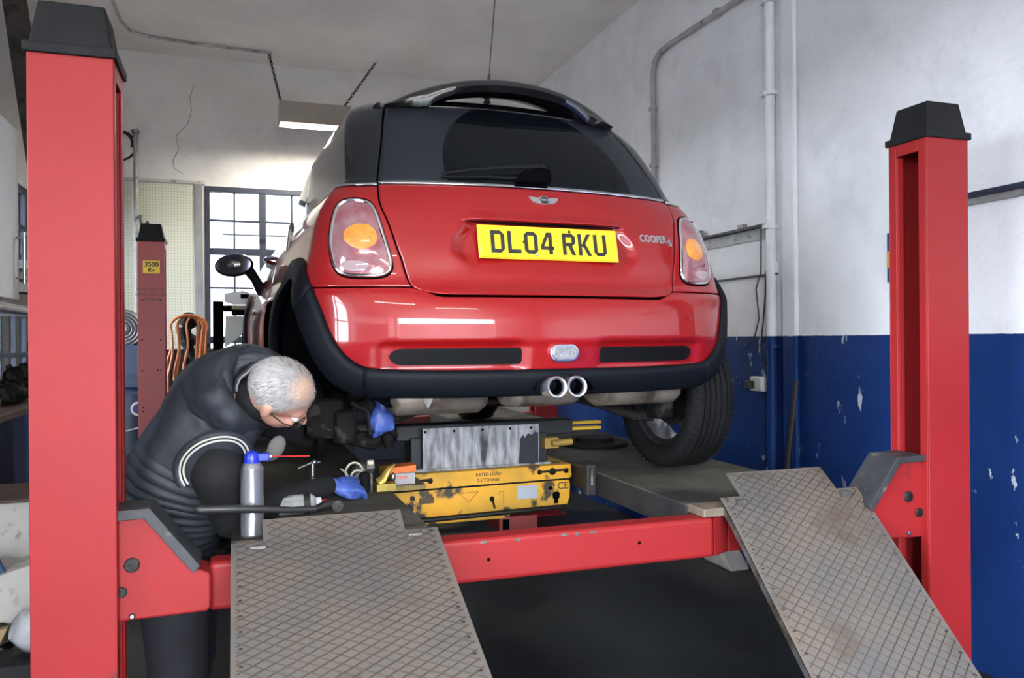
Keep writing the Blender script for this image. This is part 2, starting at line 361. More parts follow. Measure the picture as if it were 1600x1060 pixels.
# ceiling conduit
def pipe_run(name, pts, r, mt, label, cat, clips=(), n=10):
    t = thing(name, label, cat, pts[0]); G().tube(pts, r, n).build('pipe', mt, t, smooth=True)
    for c in clips: G().tube([Vector(c[0]) - Vector(c[1])*.012, Vector(c[0]) + Vector(c[1])*.012], r*1.7, 10).build('collar', mt, t, smooth=True)
    return t
pipe_run('conduit', [(-.95, 5.2, CZ-.015), (-.9, 6.9, CZ-.015), (-.89, 7.4, CZ-.015), (-.84, 7.62, CZ-.015), (-.70, 7.70, CZ-.015), (-.41, 7.75, CZ-.015), (.33, 7.80, CZ-.015)], .012, M['wall_pipe'],
         'thin painted conduit running across the ceiling to the hanging lamp', 'conduit')
# right wall pipework
x = XR-.028
pipe_run('conduit', [(x, 3.9, 2.14), (x, 4.37, 2.14), (x, 5.20, 2.152), (x, 5.36, 2.145), (x, 5.44, 2.10), (x, 5.47, 2.03), (x, 5.47, 1.3), (x, 5.47, .3)], .020, M['wall_pipe'],
         'painted conduit bending down the right wall above the car', 'conduit', [((x, 5.47, 1.32), (0, 0, 1)), ((x, 5.47, 1.75), (0, 0, 1)), ((x, 4.6, 2.143), (0, 1, 0))])
x = XR-.03
pipe_run('downpipe', [(x, 4.05, CZ-.02), (x, 4.05, -1.42)], .030, M['wall_right'], 'painted vertical pipe on the right wall, white above and blue below', 'pipe',
         [((x, 4.05, z), (0, 0, 1)) for z in (2.0, 1.45, .66, -.05, -.9)], 14)
G().box((XR-.035, 3.83, FZ), (XR-.001, 3.95, CZ-.01)).build('trim_2', M['wall_right'], bevel=.012)['kind'] = 'structure'
bk = thing('wall_rail', 'rusty painted bracket rail on the right wall just right of the car lamp', 'rail', (XR-.05, 4.45, .62))
G().box((XR-.07, 4.08, .668), (XR-.001, 5.0, .682)).build('top_flange', mat('rail_dark', (.05, .05, .052), .6, var=.4), bk)
G().box((XR-.018, 4.08, .60), (XR-.001, 5.0, .668)).build('web', M['wall_pipe'], bk)
G().box((XR-.06, 4.80, .682), (XR-.02, 4.90, .735)).build('bracket', M['pipe_grey'], bk)
G().box((XR-.05, 4.30, .682), (XR-.02, 4.36, .71)).build('bracket', M['pipe_grey'], bk)
bk = thing('trunking', 'white cable trunking strip on the right wall below the bracket rail', 'trunking', (XR-.02, 4.3, .37))
G().box((XR-.022, 4.02, .385), (XR-.001, 5.2, .452)).build('duct', M['wall_right'], bk, bevel=.003)
G().box((XR-.026, 4.02, .376), (XR-.001, 5.2, .385)).build('lower_lip', M['cable'], bk)
rl = thing('wall_batten', 'dark blue batten fixed along the right wall beyond the right post', 'batten', (XR-.03, 2.2, .58))
G().box((XR-.045, 1.2, .598), (XR-.001, 3.05, .622)).build('batten', mat('navy_batten', (.012, .018, .045), .5), rl)
G().box((XR-.030, 1.2, .572), (XR-.001, 3.05, .598)).build('backing_strip', M['pipe_grey'], rl)
# socket, plug and cables
so = thing('wall_socket', 'white double socket with black plug on the blue wall', 'socket', (XR-.02, 4.19, -.32))
G().box((XR-.04, 4.135, -.325), (XR-.001, 4.25, -.235)).build('back_box', M['white_gloss'], so, bevel=.005)
G().box((XR-.045, 4.14, -.32), (XR-.04, 4.245, -.24)).build('face_plate', mat('socket_white', (.55, .54, .50), .4), so)
G().box((XR-.085, 4.20, -.31), (XR-.045, 4.25, -.262)).build('plug', M['cable'], so, bevel=.006)
cb = G().tube([(XR-.065, 4.22, -.262), (XR-.03, 4.30, -.18), (XR-.03, 4.36, -.10), (XR-.03, 4.30, -.06), (XR-.03, 4.22, .0), (XR-.03, 4.17, .12), (XR-.03, 4.20, .30), (XR-.03, 4.15, .40), (XR-.04, 4.13, .66)], .0045, 6)
tag(cb.build('power_cable', M['cable'], smooth=True), 'thin black cable dangling down the wall to the socket plug', 'cable')
cb = G().tube([(XR-.03, 4.10, .40), (XR-.03, 4.11, .25), (XR-.03, 4.13, .10), (XR-.03, 4.16, -.05), (XR-.03, 4.12, -.12), (XR-.03, 4.09, -.2)], .0045, 6)
tag(cb.build('power_cable', M['cable'], smooth=True), 'thin black cable close beside the vertical wall pipe', 'cable')
rod = G().tube([(XR-.02, 3.84, -.245), (XR-.13, 3.91, -1.44)], .014, 8)
tag(rod.build('metal_rod', mat('rusty_rod', (.035, .022, .018), .6, var=.4), smooth=True), 'thin dark rusty rod leaning against the blue wall', 'rod')
st = G().box((XR-.02, 3.28, .25), (XR-.001, 3.34, .50))
sg = thing('wall_sign', 'small blue and orange sign on the wall hidden behind the right post', 'sign', (XR-.01, 3.16, .27))
G().box((XR-.012, 2.82, .27), (XR-.001, 3.165, .51)).build('plate', mat('sign_blue', (.015, .035, .12), .4), sg)
G().box((XR-.014, 2.82, .34), (XR-.012, 3.165, .42)).build('band', mat('sign_orange', (.55, .30, .06), .5), sg)

# hanging strip lamps ------------------------------------------------------------------
M['lamp_body'] = mat('lamp_body', (.30, .27, .23), .5, var=.1)
M['lamp_tube'] = mat('lamp_tube', (1, 1, .95), .5, emit=(1, .96, .86), emits=22)
M['bare_tube'] = mat('bare_tube', (1, 1, .95), .5, emit=(1, .93, .80), emits=45)
def strip_lamp(label, cx, cy, ztop, ln, wd, ht, chain_top, power, bare=False, group=None):
    t = thing('strip_lamp', label, 'lamp', (cx, cy, ztop-ht), group=group)
    x0, x1, y0, y1 = cx-ln/2, cx+ln/2, cy-wd/2, cy+wd/2
    g = G(); th = .006
    if bare: y0, y1 = cy-.03, cy+.03; ht_ = .03; g.box((x0, y0, ztop-.03), (x1, y1, ztop)); g.box((x0, y0, ztop-ht), (x0+.02, y1, ztop-.03)); g.box((x1-.02, y0, ztop-ht), (x1, y1, ztop-.03))
    else: g.box((x0, y0, ztop-th), (x1, y1, ztop)); g.box((x0, y0, ztop-ht), (x1, y0+th, ztop-th)); g.box((x0, y1-th, ztop-ht), (x1, y1, ztop-th))
    if not bare: g.box((x0, y0+th, ztop-ht), (x0+th, y1-th, ztop-th)); g.box((x1-th, y0+th, ztop-ht), (x1, y1-th, ztop-th))
    g.build('housing', M['lamp_body'], t)
    G().tube([(x0+.03, cy, ztop-ht*.62), (x1-.03, cy, ztop-ht*.62)], .018, 10).build('tube', M['bare_tube'] if bare else M['lamp_tube'], t, smooth=True)
    for sx, ctx in zip((x0+.02, x1-.06), chain_top):
        a = Vector((sx, cy, ztop)); b_ = Vector((ctx[0], ctx[1], CZ)); n = max(6, int((b_-a).length/.045)); g = G()
        for i in range(n):
            p = a.lerp(b_, (i+.5)/n); d = (b_-a).normalized(); u = d.orthogonal().normalized(); v = d.cross(u)
            if i % 2: u, v = v, u
            h = (b_-a).length/n*.62
            g.tube([p + d*h*cos(k*pi/4) + u*.011*sin(k*pi/4) for k in range(8)], .0045, 5, closed=True)
        g.build('chain', M['grime_metal'], t)
    if not bare: area('strip_lamp_light', (cx, cy, EYE+ztop-ht*.85), (0, 0, 0), ln-.04, wd-.03, power, (1, .95, .84))
    return t
strip_lamp('grey hanging strip lamp on two chains over the back wall, lit', .68, 7.45, 2.115, .62, .20, .185, [(.30, 7.82), (1.29, 7.80)], 26)
for i, (cx, cy) in enumerate([(-.7, -.4), (.7, -1.9)]):
    strip_lamp('grey strip lamp hanging under the ceiling behind the camera, %s' % ['left of the bay', 'nearest the open door'][i],
               cx, cy, 2.10, 1.2, .20, .12, [(cx-.57, cy), (cx+.54, cy)], 6, bare=True)
# ================================================================ FOUR-POST LIFT
# each post is a C-section with a slot in the face towards the bay
def lift_post(label, xa, xb, y0, y1, ztop, inner, mt=None, sign=False, group=None):
    """xa<xb outer faces; inner = +1 if the bay is on the +x side"""
    mt = mt or M['lift_red']; xi, xo = (xb, xa) if inner > 0 else (xa, xb); s = -1 if inner > 0 else 1
    t = thing('lift_post', label, 'post', ((xa+xb)/2, (y0+y1)/2, FZ), group=group)
    k = (y1-y0)/.18; f0, f1 = y0+.040*k, y1-.038*k; th = .006; zh = ztop-.045
    g = G()
    def bx(a, b, c, d, e, f): g.box((min(a, b), c, e), (max(a, b), d, f))
    bx(xo, xi, y0, y0+th, FZ, ztop); bx(xo, xi, y1-th, y1, FZ, ztop); bx(xo, xo+s*-th, y0+th, y1-th, FZ, ztop)
    bx(xi, xi+s*th, y0+th, f0, FZ, ztop); bx(xi, xi+s*th, f1, y1-th, FZ, ztop); bx(xi, xi+s*th, f0, f1, zh, ztop)
    bx(xi+s*th, xi+s*.035, f0-th, f0, FZ, zh); bx(xi+s*th, xi+s*.035, f1, f1+th, FZ, zh)
    g.build('column', mt, t, bevel=.004, seg=2)
    G().box((min(xo-s*.012, xo-s*.012+s*.045*0-s*.01) if False else min(xo-s*.06, xo-s*.03), f0, FZ), (max(xo-s*.06, xo-s*.03), f1, ztop-.02)).build('lock_rack', M['lift_red_dark'], t)
    G().box((xa-.05, y0-.05, FZ), (xb+.05, y1+.05, FZ+.015)).build('base_plate', mt, t, bevel=.003)
    h = .135*k; g = G(); g.box((xa-.008, y0-.010, ztop-.002), (xb+.008, y1+.010, ztop+.024))
    a = .018; g.add([(xa+.004, y0+.002, ztop+.024), (xb-.004, y0+.002, ztop+.024), (xb-.004, y1-.002, ztop+.024), (xa+.004, y1-.002, ztop+.024),
                     (xa+a+.004, y0+a, ztop+h), (xb-a-.004, y0+a, ztop+h), (xb-a-.004, y1-a, ztop+h), (xa+a+.004, y1-a, ztop+h)], [(4, 5, 6, 7), (0, 1, 5, 4), (1, 2, 6, 5), (2, 3, 7, 6), (3, 0, 4, 7)])
    g.build('cap', M['lift_plastic'], t, bevel=.004)
    return t
pL = lift_post('large near red lift post on the left with dark tapered cap', -.482, -.288, 2.25, 2.43, .716, +1)
pR = lift_post('red lift post on the right with open slot and dark tapered cap', 2.334, 2.526, 2.25, 2.43, .716, -1)
pB = lift_post('far dark red lift post carrying the yellow weight sticker', -.660, -.482, 6.25, 6.42, .718, +1, mt=mat('lift_red_far', (.30, .030, .035), .45, var=.15, scale=3))
lift_post('red lift post at the far right corner hidden behind the car', 2.334, 2.526, 6.25, 6.42, .718, -1)
M['yellow_sign'] = mat('yellow_sign', (.80, .55, .02), .5)
M['ink'] = mat('ink_black', (.015, .015, .015), .6)
def text(name, s, loc, size, mt, parent, rot=(R(90), 0, 0), xs=1.0, off=0.0, ext=.0006, align='CENTER', space=1.0, mono=False):
    c = bpy.data.curves.new(name, 'FONT'); c.body = s; c.size = size; c.offset = off; c.extrude = ext; c.align_x = align; c.align_y = 'CENTER'; c.space_character = space
    c.materials.append(mt); o = bpy.data.objects.new(name, c); link(o, parent); org = ORG[parent.name]
    o.location = (loc[0]-org[0], loc[1]-org[1], loc[2]-org[2]); o.rotation_euler = rot; o.scale = (xs, 1, 1); ORG[o.name] = org; return o
st = G().box((-.622, 6.246, .49), (-.512, 6.25, .58)).build('weight_sticker', M['yellow_sign'], pB)
text('lettering', '3500', (-.567, 6.2455, .552), .048, M['ink'], st, off=.0012)
text('lettering', 'Kg', (-.567, 6.2455, .512), .040, M['ink'], st, off=.0012)
dk = mat('faded_print', (.10, .015, .018), .6)
for i, s_ in enumerate(['DAILY CHECK LIFT', 'BEFORE OPERATING', '& RUNNING']): text('lettering', s_, (-.572, 6.2485, .375-i*.035), .022, dk, pB, off=.0003)
for x_, z_ in [(-.63, .30), (-.51, .30), (-.63, .02), (-.51, .02), (-.63, -.2), (-.53, -.2), (-.51, -.2), (-.625, -.46), (-.625, -.49)]:
    G().lathe([(.006, 0), (.006, .003)], (x_, 6.25, z_), (0, -1, 0), 8).build('bolt_hole', M['gap_black'], pB)
for x_, z_, r_ in [(-.335, .0, .003)]: pass
# carriage brackets joining the crossbeam to the posts
def carriage(label, poly, cover, holes, nut, mirror):
    t = thing('lift_carriage', label, 'bracket', (poly[0][0], 2.33, -.72))
    G().prism(poly, 'y', 2.285, 2.40).build('side_plate', M['lift_red'], t, bevel=.006)
    G().prism(cover, 'y', 2.265, 2.405).build('rubber_cover', mat('cover_black', (.035, .036, .040), .6, var=.5, scale=14, dark=(.16, .15, .12), dscale=12, dth=(.6, .72)) , t, bevel=.002)
    for (x_, z_, r_) in holes: G().lathe([(r_, 0), (r_, .004), (r_*.85, .006)], (x_, 2.2855, z_), (0, -1, 0), 24).build('pin_end', M['grime_metal'], t, smooth=True)
    for (x_, z_, r_) in nut: G().lathe([(r_, 0), (r_, .006), (r_*.6, .010)], (x_, 2.2855, z_), (0, -1, 0), 6).build('bolt', M['steel'], t)
    return t
carriage('red bracket with black edge cover beside the near left post',
         [(-.30, -.448), (-.222, -.446), (-.110, -.594), (-.072, -.610), (-.068, -.62), (-.068, -.703), (-.080, -.712), (-.30, -.716)],
         [(-.30, -.428), (-.214, -.426), (-.093, -.586), (-.111, -.603), (-.228, -.452), (-.30, -.454)], [(-.258, -.572, .019), (-.283, -.640, .014)], [(-.258, -.703, .009)], 1)
carriage('red bracket with black edge cover beside the right post',
         [(2.34, -.440), (2.222, -.442), (2.10, -.600), (2.065, -.615), (2.065, -.70), (2.08, -.712), (2.34, -.722)],
         [(2.34, -.424), (2.208, -.426), (2.080, -.592), (2.098, -.610), (2.222, -.448), (2.34, -.446)], [(2.272, -.572, .020), (2.320, -.632, .017)], [(2.272, -.702, .009)], -1)
# crossbeam
cbm = thing('crossbeam', 'long red crossbeam joining the two near lift posts', 'beam', (1.02, 2.38, -.73))
g = G(); g.box((-.075, 2.332, -.729), (1.502, 2.42, -.597)); g.build('channel', M['lift_red'], cbm, bevel=.014, seg=3)
g = G(); g.add([(1.502, 2.334, -.727), (1.58, 2.372, -.727), (1.58, 2.418, -.727), (1.502, 2.418, -.727), (1.502, 2.334, -.60), (1.58, 2.372, -.60), (1.58, 2.418, -.60), (1.502, 2.418, -.60)], [(0,3,2,1),(4,5,6,7),(0,1,5,4),(1,2,6,5),(2,3,7,6),(3,0,4,7)])
g.box((1.58, 2.372, -.727), (2.07, 2.418, -.60)); g.build('end_section', M['lift_red'], cbm, bevel=.004)
for px_, pz_ in ((.715, -.662), (1.222, -.656)): G().lathe([(.0055, 0), (.0055, .001)], (px_, 2.3318, pz_), (0, -1, 0), 12).build('drilled_hole', M['gap_black'], cbm)
g = G()
for k, (px_, w_) in enumerate([(.95, .02), (1.0, .012), (1.05, .022), (.80, .015), (.69, .02)]): g.box((px_, 2.3315, -.612-.003*(k % 2)), (px_+w_, 2.3325, -.604))
tag(g.build('paint_chips', M['dull_steel'], cbm), None, None, kind='stuff')
rb = G().box((-.47, 6.28, -.73), (2.34, 6.37, -.60)).build('crossbeam', M['lift_red_dark'], bevel=.01); tag(rb, 'dark red crossbeam between the two far lift posts', 'beam')
# runways
M['deck'] = mat('runway_deck', (.13, .12, .10), .75, metal=.0, spec=.06, var=.45, scale=3.5, dark=(.035, .033, .032), dscale=2.4, dth=(.45, .65), bump=.35, bscale=40)
M['deck_side'] = mat('runway_side', (.022, .022, .023), .6, var=.5, scale=9, bump=.5, bscale=40)
M['rusty'] = mat('rusty_plate', (.21, .16, .115), .6, metal=.3, var=.35, scale=12, dark=(.09, .07, .055), dscale=14, bump=.4)
def runway(label, xa, xb):
    t = thing('lift_runway', label, 'runway', ((xa+xb)/2, 4.4, -.66))
    G().box((xa, 2.425, -.572), (xb, 6.75, -.565)).build('deck_plate', M['deck'], t)
    g = G(); g.box((xa, 2.43, -.665), (xa+.006, 6.75, -.572)); g.box((xb-.006, 2.43, -.665), (xb, 6.75, -.572)); g.box((xa+.006, 2.43, -.60), (xb-.006, 2.436, -.572))
    g.box((xa+.006, 2.43, -.665), (xa+.05, 6.75, -.660)); g.box((xb-.05, 2.43, -.665), (xb-.006, 6.75, -.660)); g.build('side_channels', M['deck_side'], t)
    G().box((xa+.01, 2.33, -.596), (xb-.01, 2.47, -.566)).build('end_lip', M['rusty'], t, bevel=.006)
    return t
rwL = runway('long steel runway on the left with tools lying on its near end', -.018, .548)
rwR = runway('long dusty steel runway on the right below the raised wheel', 1.45, 2.10)
ra = thing('jack_stop', 'small black upright stop on the inner edge of the right runway', 'stop', (1.43, 3.18, -.66))
G().box((1.405, 3.15, -.665), (1.447, 3.19, -.535)).build('upright', M['deck_side'], ra, bevel=.003)
G().tube([(1.426, 3.145, -.55), (1.426, 3.145, -.62)], .008, 8).build('pin', M['dull_steel'], ra, smooth=True)
tp = thing('turn_plate', 'round black turntable plates lying on the right runway', 'turntable', (1.80, 3.93, -.565))
G().lathe([(.17, 0), (.175, .012), (.17, .022)], (1.80, 3.93, -.565), n=36).build('lower_disc', M['rubber'], tp, smooth=True)
G().lathe([(.10, .022), (.10, .042), (.095, .046)], (1.80, 3.93, -.565), n=36).build('upper_disc', M['rubber'], tp, smooth=True)
# drive-on ramps of diamond plate; profile = [(Y, z)...] from the floor end to the tongue tip
M['tread'] = mat('tread_plate', (.165, .135, .108), .45, metal=.35, var=.35, scale=3.2, col2=(.12, .115, .11), dark=(.10, .075, .055), dscale=4.5, dth=(.56, .72), bump=.5, bscale=70)
M['tread_rib'] = mat('tread_rib', (.095, .075, .06), .3, metal=.6, var=.4, scale=8, col2=(.11, .09, .075))
def drive_ramp(label, xa, xb, ta, tb, prof, tongue):
    t = thing('drive_on_ramp', label, 'ramp', ((xa+xb)/2, prof[0][0], prof[0][1]))
    (yt, zt) = tongue; yw, zw = prof[-1]
    def Z(y):
        pts = prof + [tongue]
        for (a, b), (c, d) in zip(pts[:-1], pts[1:]):
            if y <= c: return b + (d-b)*(y-a)/(c-a)
        return zt
    g = G(); n = len(prof); th = .006
    for (a, b), (c, d) in zip(prof[:-1], prof[1:]):
        g.add([(xa, a, b), (xb, a, b), (xb, c, d), (xa, c, d), (xa, a, b-th), (xb, a, b-th), (xb, c, d-th), (xa, c, d-th)], [(0,1,2,3),(4,7,6,5),(0,4,5,1),(2,6,7,3),(1,5,6,2),(0,3,7,4)])
    g.add([(ta, yw, zw), (tb, yw, zw), (tb, yt, zt), (ta, yt, zt), (ta, yw, zw-th), (tb, yw, zw-th), (tb, yt, zt-th), (ta, yt, zt-th)], [(0,1,2,3),(4,7,6,5),(0,4,5,1),(2,6,7,3),(1,5,6,2),(0,3,7,4)])
    g.build('plate', M['tread'], t)
    # side stiffener flanges under the plate
    for x_ in (xa, xb-.006):
        g = G()
        for (a, b), (c, d) in zip(prof[:-1], prof[1:]):
            g.add([(x_, a, b-.001), (x_+.006, a, b-.001), (x_+.006, c, d-.001), (x_, c, d-.001), (x_, a, b-.035), (x_+.006, a, b-.035), (x_+.006, c, d-.035), (x_, c, d-.035)], [(0,1,2,3),(4,7,6,5),(0,4,5,1),(2,6,7,3),(1,5,6,2),(0,3,7,4)])
        g.build('side_flange', M['dull_steel'], t)
    # raised diamond ribs (real relief), clipped to the outline
    dx, dy = .0242, .0130; g = G(); y0 = prof[0][0]
    def inside(x, y): return (xa+.004 < x < xb-.004 and y0+.004 < y < yw) or (ta+.004 < x < tb-.004 and yw-.001 <= y < yt-.004)
    L_ = yt-y0; K = int((L_/dy + (xb-xa)/dx)/2)+2
    for fam in (1, -1):
        for k in range(-K, K*2):
            # line: (x-xa)/dx*fam + (y-y0)/dy = 2k
            run = []
            nst = int((xb-xa)/.012)
            for i in range(nst+1):
                x_ = xa + (xb-xa)*i/nst; y_ = y0 + dy*(2*k - fam*(x_-xa)/dx)
                if inside(x_, y_): run.append((x_, y_, Z(y_)))
                else:
                    if len(run) > 1: rib(g, run)
                    run = []
            if len(run) > 1: rib(g, run)
    tag(g.build('diamond_ribs', M['tread_rib'], t), None, None, kind='stuff')
    # rivets and worn holes along the edges
    g = G()
    for i in range(int(L_/.05)):
        for x_ in (xa+.022, xb-.022):
            y_ = y0+.03+i*.05
            if inside(x_, y_): g.lathe([(.005, 0), (.004, .002)], (x_, y_, Z(y_)+.0005), (0, 0, 1), 8)
    tag(g.build('rivets', M['grime_metal'], t), None, None, kind='stuff')
    for x_ in (xa+.05, xb-.09): G().box((x_, yw-.03, zw-.035), (x_+.04, yw+.03, zw-.006)).build('hinge_lug', M['dull_steel'], t)
    return t
def rib(g, run, w_=.0042, h_=.0022):
    a, b = Vector(run[0]), Vector(run[-1]); d = (b-a); d.z = 0; d.normalize(); s_ = Vector((-d.y, d.x, 0))*w_/2
    # keep only the break points so each rib follows the bend
    pts = [run[0]] + [run[i] for i in range(1, len(run)-1) if abs((run[i+1][2]-run[i][2])*(run[i][1]-run[i-1][1]) - (run[i][2]-run[i-1][2])*(run[i+1][1]-run[i][1])) > 1e-7] + [run[-1]]
    vs = []
    for p in pts:
        p = Vector(p); vs += [p-s_, p+Vector((0, 0, h_)), p+s_]
    fs = []
    for i in range(len(pts)-1): fs += [(3*i, 3*i+1, 3*i+4, 3*i+3), (3*i+1, 3*i+2, 3*i+5, 3*i+4)]
    g.add(vs, fs)
drive_ramp('diamond-plate drive-on ramp in front at the left, below the spray cans', -.018, .555, .066, .460, [(1.18, -1.045), (2.27, -.572), (2.325, -.549)], (2.40, -.505))
drive_ramp('diamond-plate drive-on ramp at the right, hanging steeply from the crossbeam', 1.537, 2.106, 1.620, 2.018, [(1.42, -1.43), (2.29, -.590), (2.354, -.538)], (2.44, -.473))
# yellow jacking beam between the runways
M['jack_yellow'] = mat('jack_yellow', (.80, .38, .008), .5, var=.22, scale=5, col2=(.48, .27, .02), dark=(.04, .028, .012), dscale=11, dth=(.585, .655), bump=.3)
M['jack_black'] = mat('jack_black', (.010, .012, .017), .5, metal=.1, var=.4)
M['galv'] = mat('streaked_plate', (.40, .41, .43), .55, metal=.2, var=.6, scale=14, stretch=(3.2, 3.2, .7), dark=(.035, .036, .04), dscale=4, dth=(.55, .66), bump=.3)
jk = thing('jacking_beam', 'yellow grimy jacking beam spanning between the two runways', 'jack', (1.02, 3.48, -.79)); JY = 3.40
G().prism([(.612, -.572), (1.438, -.567), (1.443, -.62), (1.43, -.634), (.612, -.642)], 'y', JY, JY+.30).build('upper_box', M['jack_yellow'], jk, bevel=.004)
G().prism([(.612, -.642), (1.43, -.634), (1.436, -.66), (1.432, -.745), (1.40, -.755), (.735, -.762), (.690, -.735), (.612, -.665)], 'y', JY+.006, JY+.28).build('lower_box', M['jack_yellow'], jk, bevel=.003)
G().tube([(.72, JY-.005, -.770), (1.05, JY-.005, -.764), (1.42, JY-.005, -.757), (1.435, JY+.01, -.735), (1.435, JY+.04, -.70)], .011, 10).build('bump_rail', M['grime_metal'], jk, smooth=True)
G().box((.70, JY+.02, -.795), (1.15, JY+.25, -.768)).build('lower_tray', M['jack_yellow'], jk, bevel=.003)
for x0_, z0_ in ((.655, -.602), (1.285, -.594)):
    G().tube([(x0_, JY-.008, z0_), (x0_+.135, JY-.008, z0_+.004)], .0055, 8).build('slot_bar', M['grime_metal'], jk, smooth=True)
    for k in (0, .062, .128): G().lathe([(.012 if k != .062 else .017, 0), (.010, .004)], (x0_+k, JY-.001, z0_-.002), (0, -1, 0), 12).build('bolt_head', M['grime'], jk)
G().box((1.180, JY-.001+.006, -.712), (1.275, JY+.006, -.652)).build('rating_plate', mat('rating_plate', (.42, .45, .50), .35, metal=.3), jk)
G().lathe([(.009, 0), (.009, .002)], (1.338, JY+.006, -.672), (0, -1, 0), 12).build('drilled_hole', M['gap_black'], jk)
G().prism([(1.366-.018, -.70), (1.366-.012, -.69), (1.366+.012, -.69), (1.366+.018, -.70), (1.366+.016, -.718), (1.366+.010, -.722), (1.366+.010, -.742), (1.366-.010, -.742), (1.366-.010, -.722), (1.366-.016, -.718)], 'y', JY+.004, JY+.007).build('keyhole_slot', M['gap_black'], jk)
ink = mat('jack_ink', (.07, .045, .015), .6)
text('lettering', 'RATED LOAD', (1.045, JY-.0008, -.591), .019, ink, jk, off=.0004); text('lettering', '2.5 TONNES', (1.045, JY-.0008, -.616), .019, ink, jk, off=.0004)
text('lettering', 'CE', (1.40, JY+.0055, -.665), .045, ink, jk, off=.0006)
text('lettering', 'X', (.772, JY+.0055, -.688), .03, ink, jk); 
G().prism([(.735, -.675), (.80, -.673), (.80, -.70), (.735, -.702)], 'y', JY+.004, JY+.0065).build('code_panel', ink, jk)
g = G()
for a_, b_ in (((.915, -.668), (.955, -.708)), ((.955, -.708), (1.0, -.664)), ((.915, -.668), (1.0, -.664)), ((1.095, -.672), (1.125, -.670)), ((1.115, -.672), (1.116, -.735)), ((1.095, -.672), (1.095, -.684))):
    g.tube([(a_[0], JY+.0055, a_[1]), (b_[0], JY+.0055, b_[1])], .0017, 4)
g.build('triangle_emblem', mat('emblem_red', (.35, .10, .02), .5), jk)
G().ball((1.06, JY-.002, -.70), (.010, .014, .012)).tube([(1.06, JY-.01, -.70), (1.07, JY-.01, -.74)], .004, 8).build('valve_knob', M['grime'], jk, smooth=True)
g = G(); g.lathe([(.018, 0), (.018, .02)], (.69, JY-.001, -.715), (0, -1, 0), 6); g.lathe([(.010, 0), (.010, .012)], (.705, JY-.001, -.672), (0, -1, 0), 8); g.build('corner_bolts', M['grime_metal'], jk)
G().box((.764, JY+.055, -.572), (1.303, JY+.062, -.384)).build('shield_plate', M['galv'], jk)
G().prism([(1.205, -.565), (1.30, -.565), (1.30, -.425), (1.285, -.418), (1.27, -.432), (1.25, -.425), (1.235, -.445), (1.225, -.43), (1.212, -.45)], 'y', JY+.0535, JY+.0552).build('oil_stain', M['jack_black'], jk)
G().prism([(.612, -.646), (1.43, -.638), (1.43, -.630), (.612, -.638)], 'y', JY-.0012, JY+.02).build('seam_grime', M['grime'], jk)
g = G()
for x_ in (.775, .905, 1.035, 1.165, 1.265): g.lathe([(.006, 0), (.006, .002)], (x_, JY+.055, -.40), (0, -1, 0), 10)
tag(g.build('rivet_holes', M['gap_black'], jk), None, None)
G().box((.70, JY+.05, -.578), (1.36, JY+.25, -.560)).build('top_rail', M['galv'], jk, bevel=.003)
G().box((.66, JY+.12, -.445), (1.50, JY+.22, -.375)).build('lifting_arm_beam', M['jack_black'], jk, bevel=.006)
g = G(); g.box((.72, JY+.10, -.56), (.77, JY+.24, -.43)); g.box((1.30, JY+.10, -.56), (1.36, JY+.24, -.43)); g.build('scissor_legs', M['jack_black'], jk, bevel=.004)
G().box((1.33, JY+.05, -.50), (1.40, JY+.10, -.45)).tube([(1.36, JY+.04, -.475), (1.46, JY+.04, -.470)], .016, 10).build('slide_block', mat('slide_yellow', (.40, .25, .05), .5, var=.4), jk, bevel=.003)
g = G(); g.box((1.50, JY+.15, -.405), (1.66, JY+.20, -.392)); g.box((1.50, JY+.15, -.432), (1.66, JY+.20, -.418)); g.build('yellow_rail', mat('bright_yellow', (.65, .42, .02), .5), jk)
lg = thing('axle_stand_foot', 'small dark red channel foot under the yellow jacking beam', 'foot', (1.20, 3.55, -.86))
G().box((1.10, 3.42, -.86), (1.28, 3.62, -.79)).build('foot', M['lift_red_dark'], lg, bevel=.004)
G().box((1.115, 3.415, -.845), (1.145, 3.42, -.80)).build('slot', M['gap_black'], lg)
# ================================================================ CAR
PSI = R(2.921); ZB = -.56
CAR = thing('hatchback_car', 'red small hatchback with black roof and rear spoiler raised on the lift', 'car', (0, 0, ZB))
CAR.location = (1.0375, 2.4991, ZB + EYE); CAR.rotation_euler = (0, 0, PSI); ORG[CAR.name] = Vector((0, 0, ZB))
ZT = [-.20,-.17,-.12,-.07,0,.05,.10,.15,.185,.20,.285,.40,.495,.53,.545,.56,.655,.785,.88,.91,.93,.945,.958,.968,.975]
WT = [.76,.79,.825,.835,.84,.84,.838,.832,.822,.815,.795,.768,.720,.690,.665,.655,.643,.623,.590,.571,.545,.505,.435,.32,.15]
RT = [.09,.05,.02,.010,.0,.0,.006,.030,.066,.075,.092,.125,.165,.185,.195,.205,.275,.385,.475,.51,.545,.60,.70,.88,1.15]
AT = [.30,.30,.32,.33,.33,.33,.32,.28,.24,.23,.22,.21,.20,.20,.20,.20,.20,.20,.22,.24,.28,.32,.4,.5,.5]
FT = [3.5,3.55,3.60,3.62,3.64,3.64,3.635,3.62,3.60,3.59,3.53,3.36,3.02,2.72,2.62,2.56,2.43,2.20,2.02,1.96,1.90,1.84,1.75,1.62,1.42]
GT = [.5,.5,.5,.5,.52,.52,.52,.55,.55,.55,.55,.5,.40,.30,.28,.28,.28,.28,.28,.28,.28,.28,.3,.2,.12]
def lerp_tab(z, X, Y):
    if z <= X[0]: return Y[0]
    if z >= X[-1]: return Y[-1]
    for i in range(len(X)-1):
        if z <= X[i+1]: return Y[i] + (Y[i+1]-Y[i])*(z-X[i])/(X[i+1]-X[i])
